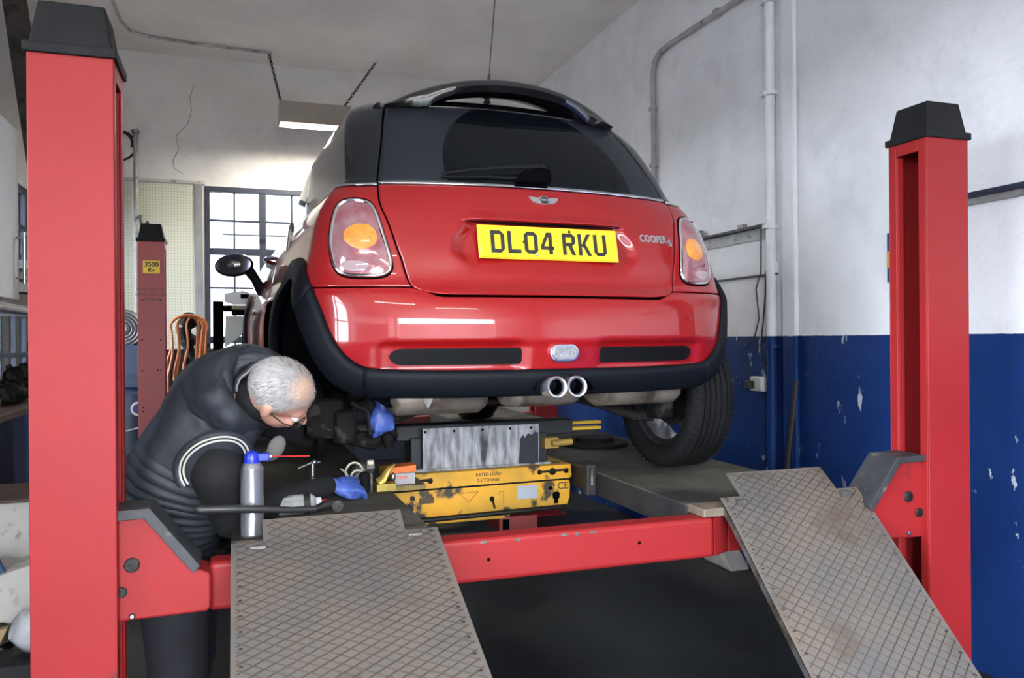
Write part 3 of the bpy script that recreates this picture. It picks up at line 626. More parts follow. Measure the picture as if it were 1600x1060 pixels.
def pchip(X, Y):
    n = len(X); h = [X[i+1]-X[i] for i in range(n-1)]; d = [(Y[i+1]-Y[i])/h[i] for i in range(n-1)]; mm = [d[0]]
    for i in range(1, n-1):
        if d[i-1]*d[i] <= 0: mm.append(0.0)
        else:
            w1, w2 = 2*h[i]+h[i-1], h[i]+2*h[i-1]; mm.append((w1+w2)/(w1/d[i-1]+w2/d[i]))
    mm.append(d[-1])
    def f(x):
        if x <= X[0]: return Y[0]
        if x >= X[-1]: return Y[-1]
        lo = 0
        for i in range(n-1):
            if x <= X[i+1]: lo = i; break
        t = (x-X[lo])/h[lo]
        return ((1+2*t)*(1-t)**2)*Y[lo] + t*(1-t)**2*h[lo]*mm[lo] + t*t*(3-2*t)*Y[lo+1] + t*t*(t-1)*h[lo]*mm[lo+1]
    return f
fW, fR, fA, fF, fG = [pchip(ZT, T_) for T_ in (WT, RT, AT, FT, GT)]
def S0(t, z):
    """body surface: |t| 0..1 rear, 1..2 flank, 2..3 front; the sign of t is the side"""
    W, Rr, a, F, g_ = fW(z), fR(z), fA(z), fF(z), fG(z); s_ = -1 if t < 0 else 1; t = abs(t)
    y1 = Rr+a; y2 = F-g_
    def bul(y):
        if z > .55: return -.018*max(0, (y-1.2))**2
        return .012*sin(pi*min(max((y-y1)/(y2-y1), 0), 1))
    if t <= 1: th = t*pi/2; x, y = W*sin(th), Rr+a*(1-cos(th))
    elif t <= 2: y = y1+(y2-y1)*(t-1); x = W+bul(y)
    else: th = (t-2)*pi/2; x, y = (W+bul(y2))*cos(th), y2+g_*sin(th)
    return Vector((s_*x, y, z))
def Tx(x, z): return (1 if x >= 0 else -1)*2/pi*asin(min(1, abs(x)/fW(z)))
def Ty(y, z):
    Rr, a, F, g_ = fR(z), fA(z), fF(z), fG(z)
    if y < Rr+a: return 2/pi*acos(max(-1, min(1, 1-(y-Rr)/a)))
    if y > F-g_: return 2 + 2/pi*asin(min(1, (y-F+g_)/g_))
    return 1+(y-Rr-a)/(F-g_-Rr-a)
def N0(t, z):
    e = .004; a = S0(t+e, z)-S0(t-e, z) if abs(t) > e else Vector((1, 0, 0)); b = S0(t, z+e)-S0(t, z-e)
    n = a.cross(b); return n.normalized() if n.length > 1e-9 else Vector((0, 0, 1))
def P0(t, z, off=0): return S0(t, z) + N0(t, z)*off
WY, WZ = .56, -.13; FY = 3.03
def cut_corner(p, sh=0):
    ax = abs(p.x)+sh
    return p.y < .62 and ax > .60 and p.z < lerp_tab(ax, [.60, .63, .68, .735, .775, .80, .812], [-.172, -.166, -.150, -.118, -.060, .008, .095])
def in_arch(p, r=.395): return cut_corner(p, .035 if r == .385 else 0) or (p.y-WY)**2 + (p.z-WZ)**2 < r*r and abs(p.x) > .6 or (p.y-FY)**2 + (p.z-WZ)**2 < r*r and abs(p.x) > .6
def patch(name, f, nu, nv, mt, off=0.0, arch=False, parent=None, solid=.006, disp=None, auto=40):
    """f(u,v) -> (t,z), u left to right, v upward"""
    vs = []; ok = []
    for j in range(nv+1):
        for i in range(nu+1):
            t, z = f(i/nu, j/nv); p = P0(t, z, off)
            if disp: p = disp(p, t, z)
            vs.append(p); ok.append(not (arch and in_arch(p, arch)))
    g = G(); g.v = [tuple(p) for p in vs]
    for j in range(nv):
        for i in range(nu):
            q = (j*(nu+1)+i, j*(nu+1)+i+1, (j+1)*(nu+1)+i+1, (j+1)*(nu+1)+i)
            if all(ok[k] for k in q): g.f.append(q)
    return g.build(name, mt, parent or CAR, smooth=True, auto=auto, solid=solid)
def mx_(a, b, k): return a+(b-a)*k
def sst(a, b, x): k = min(1, max(0, (x-a)/(b-a))); return k*k*(3-2*k)
# seam between tailgate and quarter panels: half-width as a function of z
SEAM = pchip([.150,.152,.157,.166,.18,.20,.26,.30,.40,.44,.47,.50,.533,.70,.83,.876,.885], [.37,.405,.445,.475,.496,.504,.518,.530,.555,.568,.573,.572,.567,.527,.492,.476,.472])
GAP = .0028
# dark inner shell shows in the panel gaps
patch('inner_shell', lambda u, v: (mx_(-2.2, 2.2, u), mx_(-.155, .88, v)), 150, 60, M['gap_black'], off=-.040, arch=.385, solid=0)
# rear floor and wheel wells
g = G(); g.box((-.56, .36, -.165), (.56, 3.5, -.12)); g.box((-.78, 1.0, -.165), (-.56, 2.6, -.12)); g.box((.56, 1.0, -.165), (.78, 2.6, -.12)); g.box((-.42, .95, -.30), (.42, 1.9, -.165)); g.box((-.55, 2.3, -.36), (.55, 3.3, -.165)); g.box((-.12, 1.9, -.24), (.12, 2.3, -.165)); g.box((-.64, 2.65, -.43), (.64, 3.25, -.36)); g.build('underbody', M['grime'], CAR, bevel=.02)
for sx in (-1, 1):
    for yy in (WY, FY):
        g = G(); n = 28; rows = []
        for x_ in (.50, .60, .70, .80, .835):
            rows.append([(lambda y_, z_: (sx*min(x_, S0(min(2.2, Ty(y_, z_)), z_).x - .03), y_, z_))(yy + .372*cos(pi*1.16*(k/n) - .08*pi), WZ + .372*sin(pi*1.16*(k/n) - .08*pi)) for k in range(n+1)])
        g.grid(rows); c0 = (sx*.50, yy, WZ); b0 = len(g.v); g.v.append(c0)
        for k in range(n): g.f.append((b0, k, k+1))
        g.build('wheel_well', M['gap_black'], CAR, smooth=True)
# tailgate with number plate recess and grip ledge
def tail_disp(p, t, z):
    ax = abs(p.x)
    top = 1-sst(.4005, .4065, z); xe = .300 + .045*sst(.40, .32, z) - .05*sst(.30, .235, z)
    mxx = 1-sst(xe-.040, xe+.018, ax); bot = sst(.215, .300, z)
    p.y += .023*top*mxx*bot
    lip = sst(.4035, .409, z)*(1-sst(.412, .440, z))*(1-sst(.25, .315, ax)); p.y -= .010*lip
    return p
def zrow(v):   # denser rows near the ledge and the lower corners
    keys = [(0, .150), (.05, .153), (.10, .160), (.17, .175), (.30, .225), (.50, .300), (.66, .392), (.70, .3995), (.745, .4075), (.80, .420), (.88, .460), (1, .531)]
    return lerp_tab(v, [k[0] for k in keys], [k[1] for k in keys])
patch('tailgate', lambda u, v: (Tx((2*u-1)*(SEAM(zrow(v))-GAP), zrow(v)), zrow(v)), 150, 110, M['car_red'], disp=tail_disp, auto=60)
patch('ledge_shadow_strip', lambda u, v: (Tx((2*u-1)*.300, mx_(.3965+.007*abs(2*u-1)**3, .4050, v)), mx_(.3965+.007*abs(2*u-1)**3, .4050, v)), 40, 2, M['gap_black'], off=-.005, solid=0)  # black strip stands in for the shade under the grip ledge
# tailgate glass
M['glass_dark'] = mat('tinted_glass', (.010, .012, .016), .06, spec=.5)
def rear_glass_mat():
    m = mat('rear_screen', (.016, .019, .026), .12, spec=.2); nt = m.node_tree; L = nt.links.new; b = nt.nodes['Principled BSDF']
    tc = nd(nt, 'ShaderNodeTexCoord'); mp = nd(nt, 'ShaderNodeMapping'); mp.inputs['Location'].default_value = (-.03, 0, -(.585-ZB)); L(tc.outputs['Object'], mp.inputs[0])
    ml = nd(nt, 'ShaderNodeVectorMath', operation='MULTIPLY'); ml.inputs[1].default_value = (1, 0, 1.06); L(mp.outputs[0], ml.inputs[0])
    ln = nd(nt, 'ShaderNodeVectorMath', operation='LENGTH'); L(ml.outputs[0], ln.inputs[0])
    r = nd(nt, 'ShaderNodeMapRange'); r.inputs[1].default_value = .362; r.inputs[2].default_value = .368; L(ln.outputs['Value'], r.inputs[0])
    x = nd(nt, 'ShaderNodeMix', data_type='RGBA'); L(r.outputs[0], x.inputs[0]); x.inputs[6].default_value = (.003, .004, .006, 1); x.inputs[7].default_value = (.019, .022, .029, 1); L(x.outputs[2], b.inputs['Base Color'])
    r2 = nd(nt, 'ShaderNodeMapRange'); r2.inputs[1].default_value = 0; r2.inputs[2].default_value = 1; r2.inputs[3].default_value = .06; r2.inputs[4].default_value = .32; L(r.outputs[0], r2.inputs[0]); L(r2.outputs[0], b.inputs['Roughness'])
    return m
patch('rear_screen', lambda u, v: (Tx((2*u-1)*(SEAM(mx_(.546, .884, v))-GAP), mx_(.546, .884, v)), mx_(.546, .884, v)), 60, 40, rear_glass_mat())
patch('screen_trim', lambda u, v: (Tx((2*u-1)*(SEAM(.538)-GAP), mx_(.5335, .5445, v)), mx_(.5335, .5445, v)), 60, 3, M['chrome'], off=.004)
patch('top_trim', lambda u, v: (Tx((2*u-1)*(.470), mx_(.8845, .900, v)), mx_(.8845, .900, v)), 50, 3, M['car_black'], off=.004)
def belt(y): return lerp_tab(y, [.25, .8, 1.5, 2.5, 3.6], [.533, .560, .578, .585, .59])
TB = 1.42      # B-pillar / door line
for s_ in (-1, 1):
    side = 'left' if s_ < 0 else 'right'
    def qf(u, v, s_=s_):
        uu = u if s_ > 0 else 1-u
        zt_ = belt(lerp_tab(uu, [0, .6, 1], [.27, .4, 1.3]))-.010; z = mx_(.1765, zt_, v); t0 = Tx(SEAM(z)+GAP, z); t1 = Ty(TB, z)
        return (s_*mx_(t0, t1, uu**1.2), z)
    q = patch('quarter_panel', qf, 90, 50, M['car_red'], arch=.40)
    def gf(u, v, s_=s_):
        uu = u if s_ > 0 else 1-u
        zb_ = belt(lerp_tab(uu, [0, .6, 1], [.27, .4, 1.3]))+.003; z = mx_(zb_, .886, v); t0 = Tx(SEAM(z)+GAP, z); t1 = Ty(TB+.10, z)
        return (s_*mx_(t0, t1, uu), z)
    patch('rear_quarter_glass', gf, 50, 24, M['glass_dark'])
    def cf(u, v, s_=s_):
        uu = u if s_ > 0 else 1-u
        zb_ = belt(lerp_tab(uu, [0, .6, 1], [.27, .4, 1.3])); z = mx_(zb_-.008, zb_+.002, v); t0 = Tx(SEAM(.535)+GAP, z); t1 = Ty(2.3, z)
        return (s_*mx_(t0, t1, uu), z)
    patch('belt_trim', cf, 90, 3, M['chrome'], off=.005)
    # door, its window, front wing
    def df(u, v, s_=s_):
        uu = u if s_ > 0 else 1-u
        z = mx_(-.10, .568, v); return (s_*mx_(Ty(TB+.006, z), Ty(2.42, z), uu), z)
    d = patch('door', df, 40, 36, M['car_red'], arch=.40)
    def dgf(u, v, s_=s_):
        uu = u if s_ > 0 else 1-u
        z = mx_(.588, .886, v); y_end = mx_(2.34, 1.90, v); t1 = min(2.15, Ty(y_end, z)); return (s_*mx_(Ty(TB+.115, z), t1, uu), z)
    patch('door_window', dgf, 30, 16, M['glass_dark'], off=-.003)
    def wf(u, v, s_=s_):
        uu = u if s_ > 0 else 1-u
        z = mx_(-.10, .50, v); return (s_*mx_(Ty(2.43, z), 2.35, uu), z)
    patch('front_wing', wf, 50, 30, M['car_red'], arch=.40)
    # handle, mirror
    hb = S0(s_*Ty(1.62, .40), .40); g = G(); g.tube([(hb.x, 1.55, .395), (hb.x+s_*.032, 1.58, .400), (hb.x+s_*.036, 1.66, .402), (hb.x+s_*.032, 1.73, .400), (hb.x, 1.76, .395)], .010, 8)
    g.build('door_handle', M['chrome'], CAR, smooth=True)
    mr = G(); Mx = Matrix.Rotation(s_*R(8), 3, 'Z') @ Matrix.Rotation(s_*R(6), 3, 'Y')
    mr.ball((s_*.945, 2.0, .398), (.098, .050, .060), 24, 14, Mx); ms = mr.build('mirror_housing', M['car_black'], CAR, smooth=True)
    g = G(); rows = []
    g.lathe([(0.001, .0), (.05, .0), (.0505, -.002)], (0, 0, 0), (0, -1, 0), 28)
    g.v = [tuple(Mx @ Vector((p[0]*1.72, p[1]-.046, p[2]*1.02)) + Vector((s_*.945, 2.0, .398))) for p in g.v]; g.build('mirror_glass', mat('mirror_glass', (.05, .055, .07), .05, metal=.5), ms, smooth=True)
    G().tube([(s_*.87, 2.0, .37), (s_*.84, 2.02, .33), (s_*.80, 2.05, .26)], [.028, .024, .03], 10).build('mirror_arm', M['cladding'], ms, smooth=True)
for y_ in (1.05,):
    p = S0(-Ty(y_, .43), .43); g = G().lathe([(.066, 0), (.068, .010), (.055, .016), (.001, .017)], (p.x+.002, y_, .43), (-1, 0, .12), 28); g.build('filler_cap', M['chrome'], CAR, smooth=True)
# windscreen, roof, bonnet, front
patch('windscreen', lambda u, v: ((lambda z: (lambda t: t if t <= 3 else t)(mx_(2.12, 3.0, u)))(mx_(.58, .886, v)), mx_(.58, .886, v)), 24, 16, M['glass_dark'], off=-.002)
patch('windscreen_frame', lambda u, v: (-mx_(3.0, 2.12, u), mx_(.58, .886, v)), 24, 16, M['glass_dark'], off=-.002)
g = G(); rows = []; zz = [.884, .895, .91, .922, .93, .938, .945, .952, .958, .963, .968, .972, .975]; tt = [-3 + 6*i/160 for i in range(160)]
for z_ in zz: rows.append([P0(t_, z_) for t_ in tt])
g.grid(rows, closed=True); b0 = len(g.v); g.v.append((0, 1.28, .977)); L0 = (len(zz)-1)*160
for i in range(160): g.f.append((L0+i, L0+(i+1) % 160, b0))
g.build('roof', M['car_black'], CAR, smooth=True, auto=60, merge=True)
g = G(); zz = [.50, .512, .524, .535, .545, .555, .565, .575]; rows = []; tt = [mx_(1.93, 3, i/30) for i in range(31)]; tt = tt + [-t_ for t_ in tt[::-1]]
tt = [mx_(-2.0, -3.0, i/30) for i in range(31)] + [mx_(3.0, 2.0, i/30) for i in range(1, 31)]
for z_ in [-.10, -.02, .06, .15, .24, .30, .35, .40, .44, .47, .50, .52, .54, .56, .578]: rows.append([P0(t_, z_) for t_ in tt])
g.grid(rows); g.build('bonnet_and_nose', M['car_red'], CAR, smooth=True, merge=True)
# bumper, with recesses for the mesh inserts and lamp
def vent_mask(ax, z):
    # 1 inside the moulded recess around the side inserts
    dxv = max(.17-ax, ax-.575, 0)/.055; dzv = max(z+.022, -.086-z, 0)/.03
    return max(0, 1-sqrt(dxv*dxv+dzv*dzv))
def bump_disp(p, t, z):
    k = vent_mask(abs(p.x), z); k = k*k*(3-2*k)
    p.y += .016*k + .006*sst(.0, -.03, z)*(1-sst(.55, .72, abs(p.x)))
    p.y += .008*sst(.132, .150, z)*(1-sst(.38, .50, abs(p.x)))
    return p
def bz(t):
    ax = abs(fW(.17)*sin(min(1, abs(t))*pi/2)); e = 0
    return .1705 - (.030*(1-sst(.395, .50, ax)) if True else 0)
def bf(u, v):
    t = mx_(-1.0, 1.0, u); zt_ = bz(t); return (t, mx_(-.100, zt_, v))
bp_ = patch('bumper_skin', bf, 150, 70, M['car_red'], arch=.40, disp=bump_disp, auto=60)
# black mesh inserts
M['mesh_black'] = mat('mesh_black', (.005, .0055, .0065), .6, spec=.15)
for s_ in (-1, 1):
    x0_, x1_, z0_, z1_ = .142, .570, -.080, -.026
    def vf(u, v, s_=s_):
        uu = u if s_ > 0 else 1-u; x_ = mx_(x0_, x1_, uu); hw = (z1_-z0_)/2; zc = (z0_+z1_)/2
        e = max(0, (x_-(x1_-.045))/.045); k = sqrt(max(0, 1-e*e*.98)); e2 = max(0, ((x0_+.012)-x_)/.012); k *= sqrt(max(0, 1-e2*e2*.8))
        return (s_*Tx(x_, zc), mx_(zc-hw*k, zc+hw*k, v))
    vi = patch('mesh_insert', vf, 60, 8, M['mesh_black'], off=.0, disp=lambda p, t, z: Vector((p.x, p.y+.0145, p.z)), solid=0)
    g = G()
    for fam in (1, -1):
        k = 0
        x_ = x0_-.06
        while x_ < x1_+.06:
            pts = []
            for i in range(5):
                z_ = mx_(z0_+.003, z1_-.003, i/4); xx = x_+fam*(i/4)*.05
                if x0_+.008 < xx < x1_-.028: p = S0(s_*Tx(xx, z_), z_); pts.append((p.x, p.y+.0125, p.z))
            if len(pts) > 1: g.tube(pts, .0013, 4)
            x_ += .011
    tag(g.build('mesh_wires', M['mesh_black'], vi), None, None, kind='stuff')
# rear fog lamp
fl = G(); cx, cz = -.002, -.045
def stad(w_, h_, n=10):
    r_ = h_/2; pts = []
    for k in range(n+1): a = -pi/2+pi*k/n; pts.append((w_/2-r_*.95+r_*cos(a)*.95, r_*sin(a)))
    for k in range(n+1): a = pi/2+pi*k/n; pts.append((-(w_/2-r_*.95)+r_*cos(a)*.95, r_*sin(a)))
    return pts
fl.prism([(cx+a, cz+b) for a, b in stad(.104, .058)], 'y', -.006, .02); flo = fl.build('fog_lamp', M['chrome'], CAR, bevel=.003)
G().prism([(cx+a, cz+b) for a, b in stad(.088, .043)], 'y', -.010, 0).build('lens', mat('clear_lens', (.26, .26, .27), .12, coat=1, bump=.9, bscale=130, var=.4, scale=60), flo, bevel=.003)
G().lathe([(.012, 0), (.013, .002), (.001, .003)], (S0(Tx(.545, .076), .076)), (.35, -1, 0), 24).build('tow_eye_cover', M['car_red'], CAR, smooth=True)
# cladding: ruled bands between an upper and a lower curve in (y or x, z)
def curve_pts(lst):  # entries ('y',y,z) or ('x',x,z) -> (t,z)
    return [(Ty(a, z) if k == 'y' else Tx(a, z), z) for k, a, z in lst]
def resamp(c, n):
    P = [P0(t, z) for t, z in c]; d = [0]
    for a, b in zip(P[:-1], P[1:]): d.append(d[-1]+(b-a).length)
    out = []
    for i in range(n+1):
        s = d[-1]*i/n
        for k in range(len(d)-1):
            if s <= d[k+1]+1e-9: f = (s-d[k])/max(1e-9, d[k+1]-d[k]); out.append((mx_(c[k][0], c[k+1][0], f), mx_(c[k][1], c[k+1][1], f))); break
    return out
def smooth_c(c, it=2):
    for _ in range(it):
        q = [c[0]]
        for a, b in zip(c[:-1], c[1:]): q += [(a[0]*.75+b[0]*.25, a[1]*.75+b[1]*.25), (a[0]*.25+b[0]*.75, a[1]*.25+b[1]*.75)]
        c = q+[c[-1]]
    return c
C1 = [('y', .56+.44*cos(R(a)), -.13+.43*sin(R(a))) for a in range(-6, 90, 8)] + [('y', .59, .300), ('y', .46, .292), ('y', .36, .268), ('y', .285, .228), ('y', .232, .172)]
C1b = [('y', .232, .172), ('x', .768, .105), ('x', .748, .032), ('x', .714, -.032), ('x', .675, -.070), ('x', .640, -.086)]
C1c = [('x', .640, -.086), ('x', .585, -.0945), ('x', .3, -.100), ('x', 0, -.100)]
C2 = [('y', .56+.385*cos(R(a)), -.13+.355*sin(R(a))) for a in range(-6, 100, 8)] + [('y', .42, .195), ('y', .33, .145), ('y', .275, .092)]
C2b = [('y', .275, .092), ('y', .232, .0), ('x', .775, -.068), ('x', .735, -.125), ('x', .680, -.155), ('x', .630, -.170)]
C2c = [('x', .630, -.170), ('x', .4, -.174), ('x', 0, -.174)]
def band(name, c1, c2, s_, n, nv=8, off=.016, mt=None):
    a = resamp(smooth_c(curve_pts(c1)), n); b = resamp(smooth_c(curve_pts(c2)), n); rows = []
    for j in range(nv+1):
        v = j/nv; o = off*(1-(1-min(1, v/.18))**2) if v < .18 else off*(1-.15*sst(.6, 1, v)); row = []
        if j == 0: o = .001
        for (t1, z1), (t2, z2) in zip(a, b):
            row.append(P0(s_*mx_(t1, t2, v), mx_(z1, z2, v), o))
        rows.append(row)
    # return lip inward
    rows.append([Vector((p.x*.97, p.y+(.015 if abs(p.x) < .6 else .0), p.z+.003)) for p in rows[-1]])
    if (s_ > 0) : rows = [r[::-1] for r in rows]
    g = G(); g.grid(rows); return g.build(name, mt or M['cladding'], CAR, smooth=True, auto=60, solid=.004)
for s_ in (-1, 1):
    band('wheel_arch_trim', C1, C2, s_, 60)
    band('corner_trim', C1b, C2b, s_, 40, off=.017)
    mv = lambda L_: [(k, (a+FY-WY) if k == 'y' else a, z) for k, a, z in L_]
    fr1 = [('y', FY+.44*cos(R(a)), -.13+.43*sin(R(a))) for a in range(-6, 187, 8)]; fr2 = [('y', FY+.375*cos(R(a)), -.13+.355*sin(R(a))) for a in range(-6, 187, 8)]
    band('front_arch_trim', [q for q in fr1 if q[1] < 3.45], [q for q in fr2 if q[1] < 3.42], s_, 40)
    g = G(); rows = []
    for z_ in (-.165, -.13, -.09): rows.append([P0(s_*Ty(mx_(.98, 2.62, i/20), z_), z_, .014) for i in range(21)])
    if s_ < 0: rows = [r[::-1] for r in rows]
    g.grid(rows); g.build('sill_trim', M['cladding'], CAR, smooth=True, solid=.004)
cc1 = C1c + [('x', -a, z) for k, a, z in C1c[-2::-1]]; cc2 = C2c + [('x', -a, z) for k, a, z in C2c[-2::-1]]
band('rear_valance', cc1, cc2, -1, 80, nv=10, off=.017)
# number plate
M['plate_yellow'] = mat('plate_yellow', (.82, .56, .012), .35, coat=.5)
tl = math.atan2(.023, .111); MP = Matrix.Rotation(-tl, 3, 'X')
g = G().obox((0, .1095, .3315), (.522, .006, .112), MP); np_ = g.build('number_plate', M['plate_yellow'], CAR, bevel=.002)
G().obox((0, .1145, .3315), (.529, .004, .119), MP).build('plate_surround', M['plate_yellow'], np_, bevel=.002)
def glyph_poly(ch):
    """UK plate letter strokes on a 50 x 79 mm cell, stroke 14"""
    s, w_, h_ = 14, 50, 79
    B = {'D': [[(0,0),(38,0),(50,12),(50,67),(38,79),(0,79)]], 'L': [], 'O': [], '4': [], 'R': [], 'K': [], 'U': []}
    return B
PX = .001
def stroke_letter(ch):
    r = []   # list of convex quads in mm
    def bar(a, b, c, d): r.append([(a, b), (c, b), (c, d), (a, d)])
    if ch == 'D': bar(0,0,14,79); bar(14,0,36,14); bar(14,65,36,79); r.append([(36,0),(50,14),(36,14)]); r.append([(36,79),(36,65),(50,65)]); bar(36,14,50,65)
    if ch == 'L': bar(0,0,14,79); bar(14,0,48,14)
    if ch == '0': bar(0,12,14,67); bar(36,12,50,67); bar(12,0,38,14); bar(12,65,38,79); r.append([(0,12),(12,0),(14,14)]); r.append([(38,0),(50,12),(36,14)]); r.append([(12,79),(0,67),(14,65)]); r.append([(50,67),(38,79),(36,65)])
    if ch == '4': bar(30,0,44,79); bar(0,16,50,29); r.append([(0,29),(13,29),(32,68),(30,79),(24,79)])
    if ch == 'R': bar(0,0,14,79); bar(14,65,38,79); bar(36,42,50,70); bar(14,32,38,45); r.append([(36,32),(50,44),(36,44)]); r.append([(38,79),(36,65),(50,67)]); r.append([(34,0),(50,0),(36,34),(21,34)])
    if ch == 'K': bar(0,0,14,79); r.append([(12,36),(19,28),(51,79),(35,79)]); r.append([(35,0),(51,0),(27,46),(19,34)])
    if ch == 'U': bar(0,12,14,79); bar(36,12,50,79); bar(12,0,38,14); r.append([(0,12),(12,0),(14,14)]); r.append([(38,0),(50,12),(36,14)])
    return r
cur = -.2215
for ch in 'DL04 RKU':
    if ch == ' ': cur += .033-.011; continue
    g = G(); r = stroke_letter(ch)
    for q in r:
        vs = [MP @ Vector((cur+a*PX, 0, (b-39.5)*PX)) + Vector((0, .1095, .3315)) + MP @ Vector((0, -.0034, 0)) for a, b in q]
        g.add(vs, [tuple(range(len(q)))])
    g.build('plate_character', M['ink'], np_); cur += .061
for x_, z_ in ((-.10, .3315+.002), (-.055, .288), (.075, .377)): 
    q = MP @ Vector((x_, -.0036, z_-.3315)); G().lathe([(.0055, 0), (.004, .002)], (q.x, q.y+.1095, q.z+.3315), (0, -1, 0), 12).build('fixing_screw', M['grime_metal'] if x_ != -.055 else M['steel'], np_)
# badges
def bend(g, x0_, z0_, off=.0015):
    """lay flat artwork (x, z offsets in metres, y = height) on the body surface"""
    g.v = [tuple(P0(Tx(x0_+p[0], z0_+p[2]), z0_+p[2], off+p[1])) for p in g.v]; return g
g = G(); 
for s_ in (-1, 1):
    pl = [(.012, .009), (.056, .012), (.052, .002), (.044, -.006), (.030, -.012), (.018, -.013)]
    q = [(s_*a, b) for a, b in pl]; n = len(q)
    g.add([(a, .000, b) for a, b in q] + [(a, .0035, b) for a, b in q], [tuple(range(n, 2*n))] + [(i, (i+1) % n, n+(i+1) % n, n+i) for i in range(n)])
bd = bend(g, 0, .4885).build('wing_badge', M['badge_silver'], CAR)
def disc(rx, rz, h0, h1, n=28):
    g = G(); pr = [(rx, rz, h0), (rx, rz, h1), (.001, .001, h1+.0005)]
    for a_, b_, h_ in pr:
        for k in range(n): g.v.append((a_*cos(2*pi*k/n), h_, b_*sin(2*pi*k/n)))
    for j in range(2):
        for k in range(n): g.f.append((j*n+k, j*n+(k+1) % n, (j+1)*n+(k+1) % n, (j+1)*n+k))
    return g
bend(disc(.0205, .0165, 0, .0045), 0, .4880).build('badge_ring', M['chrome'], bd, smooth=True); bend(disc(.0165, .013, .0045, .0055), 0, .4880).build('badge_disc', M['ink'], bd, smooth=True)
p = P0(0, .488, .0075); nrm = N0(0, .488); text('lettering', 'MINI', (p.x, p.y, p.z), .0135, M['badge_silver'], bd, rot=(R(90)-math.atan2(nrm.z, -nrm.y), 0, 0), off=.0004, xs=1.05)
t0 = Tx(.435, .367); p = P0(t0, .367, .003); nrm = N0(t0, .367); rz_ = math.atan2(nrm.x, -nrm.y); rx_ = R(90)-math.asin(nrm.z)
text('model_lettering', 'COOPER', (p.x, p.y, p.z), .040, M['badge_silver'], CAR, rot=(rx_, 0, rz_), off=.0009, xs=.82, ext=.002)
t0 = Tx(.514, .356); p = P0(t0, .356, .004); nrm = N0(t0, .356); text('model_lettering', 'S', (p.x, p.y, p.z), .036, M['badge_silver'], CAR, rot=(R(90)-math.asin(nrm.z), 0, math.atan2(nrm.x, -nrm.y)), off=.0006, ext=.002, xs=1.1)
# tail lamps
LO = [(.630,.467),(.604,.458),(.590,.430),(.572,.344),(.553,.256),(.558,.226),(.584,.211),(.640,.209),(.696,.213),(.722,.236),(.733,.300),(.726,.375),(.706,.440),(.686,.463),(.657,.470)]
def closed_smooth(c, it=2):
    for _ in range(it):
        q = []
        for a, b in zip(c, c[1:]+c[:1]): q += [(a[0]*.75+b[0]*.25, a[1]*.75+b[1]*.25), (a[0]*.25+b[0]*.75, a[1]*.25+b[1]*.75)]
        c = q
    return c
M['lamp_lens'] = mat('lamp_lens', (.30, .085, .105), .10, coat=1, metal=.25, var=.45, scale=16, col2=(.36, .20, .22), bump=.15, bscale=60)
M['amber'] = mat('amber_lens', (.70, .20, .02), .15, coat=1, bump=.5, bscale=160, var=.35, scale=16, col2=(.80, .34, .05))
for s_ in (-1, 1):
    LS = closed_smooth(LO); n = len(LS); cxl, czl = .645, .33
    def ringpt(k, f, off): a, b = LS[k]; x_, z_ = cxl+(a-cxl)*f, czl+(b-czl)*f; return P0(s_*Tx(x_, z_), z_, off)
    g = G(); g.tube([ringpt(k, 1.0, .003) for k in range(n)], .0065, 8, closed=True)
    tlmp = g.build('tail_lamp', M['chrome'], CAR, smooth=True, merge=True)
    g = G(); g.tube([ringpt(k, 1.055, .000) for k in range(n)], .005, 6, closed=True); g.build('rubber_seal', M['gap_black'], tlmp, smooth=True, merge=True)
    g = G(); fs_ = [.97, .8, .6, .4, .2]; rows = [[ringpt(k, f, .004+.010*(1-f**3)) for k in range(n)] for f in fs_]; g.grid(rows, closed=True)
    b0 = len(g.v); g.v.append(tuple(P0(s_*Tx(cxl, czl), czl, .0142)))
    for k in range(n): g.f.append((4*n+k, 4*n+(k+1) % n, b0))
    g.build('lens', M['lamp_lens'], tlmp, smooth=True, merge=True)
    g = G(); m_ = 28; ax_, az_ = .640, .337; rows = []
    for f in (1, .8, .55, .3, .02): rows.append([P0(s_*Tx(ax_+.050*f*cos(2*pi*k/m_), az_+.047*f*sin(2*pi*k/m_)), az_+.047*f*sin(2*pi*k/m_), .0125+.006*(1-f*f)) for k in range(m_)])
    g.grid(rows, closed=True); g.build('amber_indicator', M['amber'], tlmp, smooth=True, merge=True)
    g = G(); m_ = 20; rows = []
    for f in (1, .6, .02): rows.append([P0(s_*Tx(.662+.042*f*cos(2*pi*k/m_), .243+.020*f*sin(2*pi*k/m_)), .243+.020*f*sin(2*pi*k/m_), .0105+.003*(1-f*f)) for k in range(m_)])
    g.grid(rows, closed=True); g.build('reversing_lens', mat('clear_lamp', (.45, .33, .36), .08, coat=1, metal=.3), tlmp, smooth=True, merge=True)
# wiper
g = G(); z_ = .575
def gp(x_, z_, o): return P0(Tx(x_, z_), z_, o)
g.tube([gp(-.355, .566, .016), gp(-.25, .583, .020), gp(-.12, .598, .024), gp(.0, .606, .028), gp(.03, .604, .030)], [.004, .006, .008, .011, .009], 8, sq=.6)
wp = g.build('wiper_arm', M['lift_plastic'], CAR, smooth=True)
G().tube([gp(-.355, .558, .007), gp(-.2, .566, .007), gp(-.02, .568, .007)], .006, 6).build('wiper_blade', M['rubber'], wp, smooth=True)
g = G(); g.prism([(-.10, .553), (.035, .553), (.038, .60), (.0, .612), (-.06, .598)], 'y', .172, .232); g.build('wiper_motor_cover', M['gap_black'], wp, bevel=.01, seg=3)
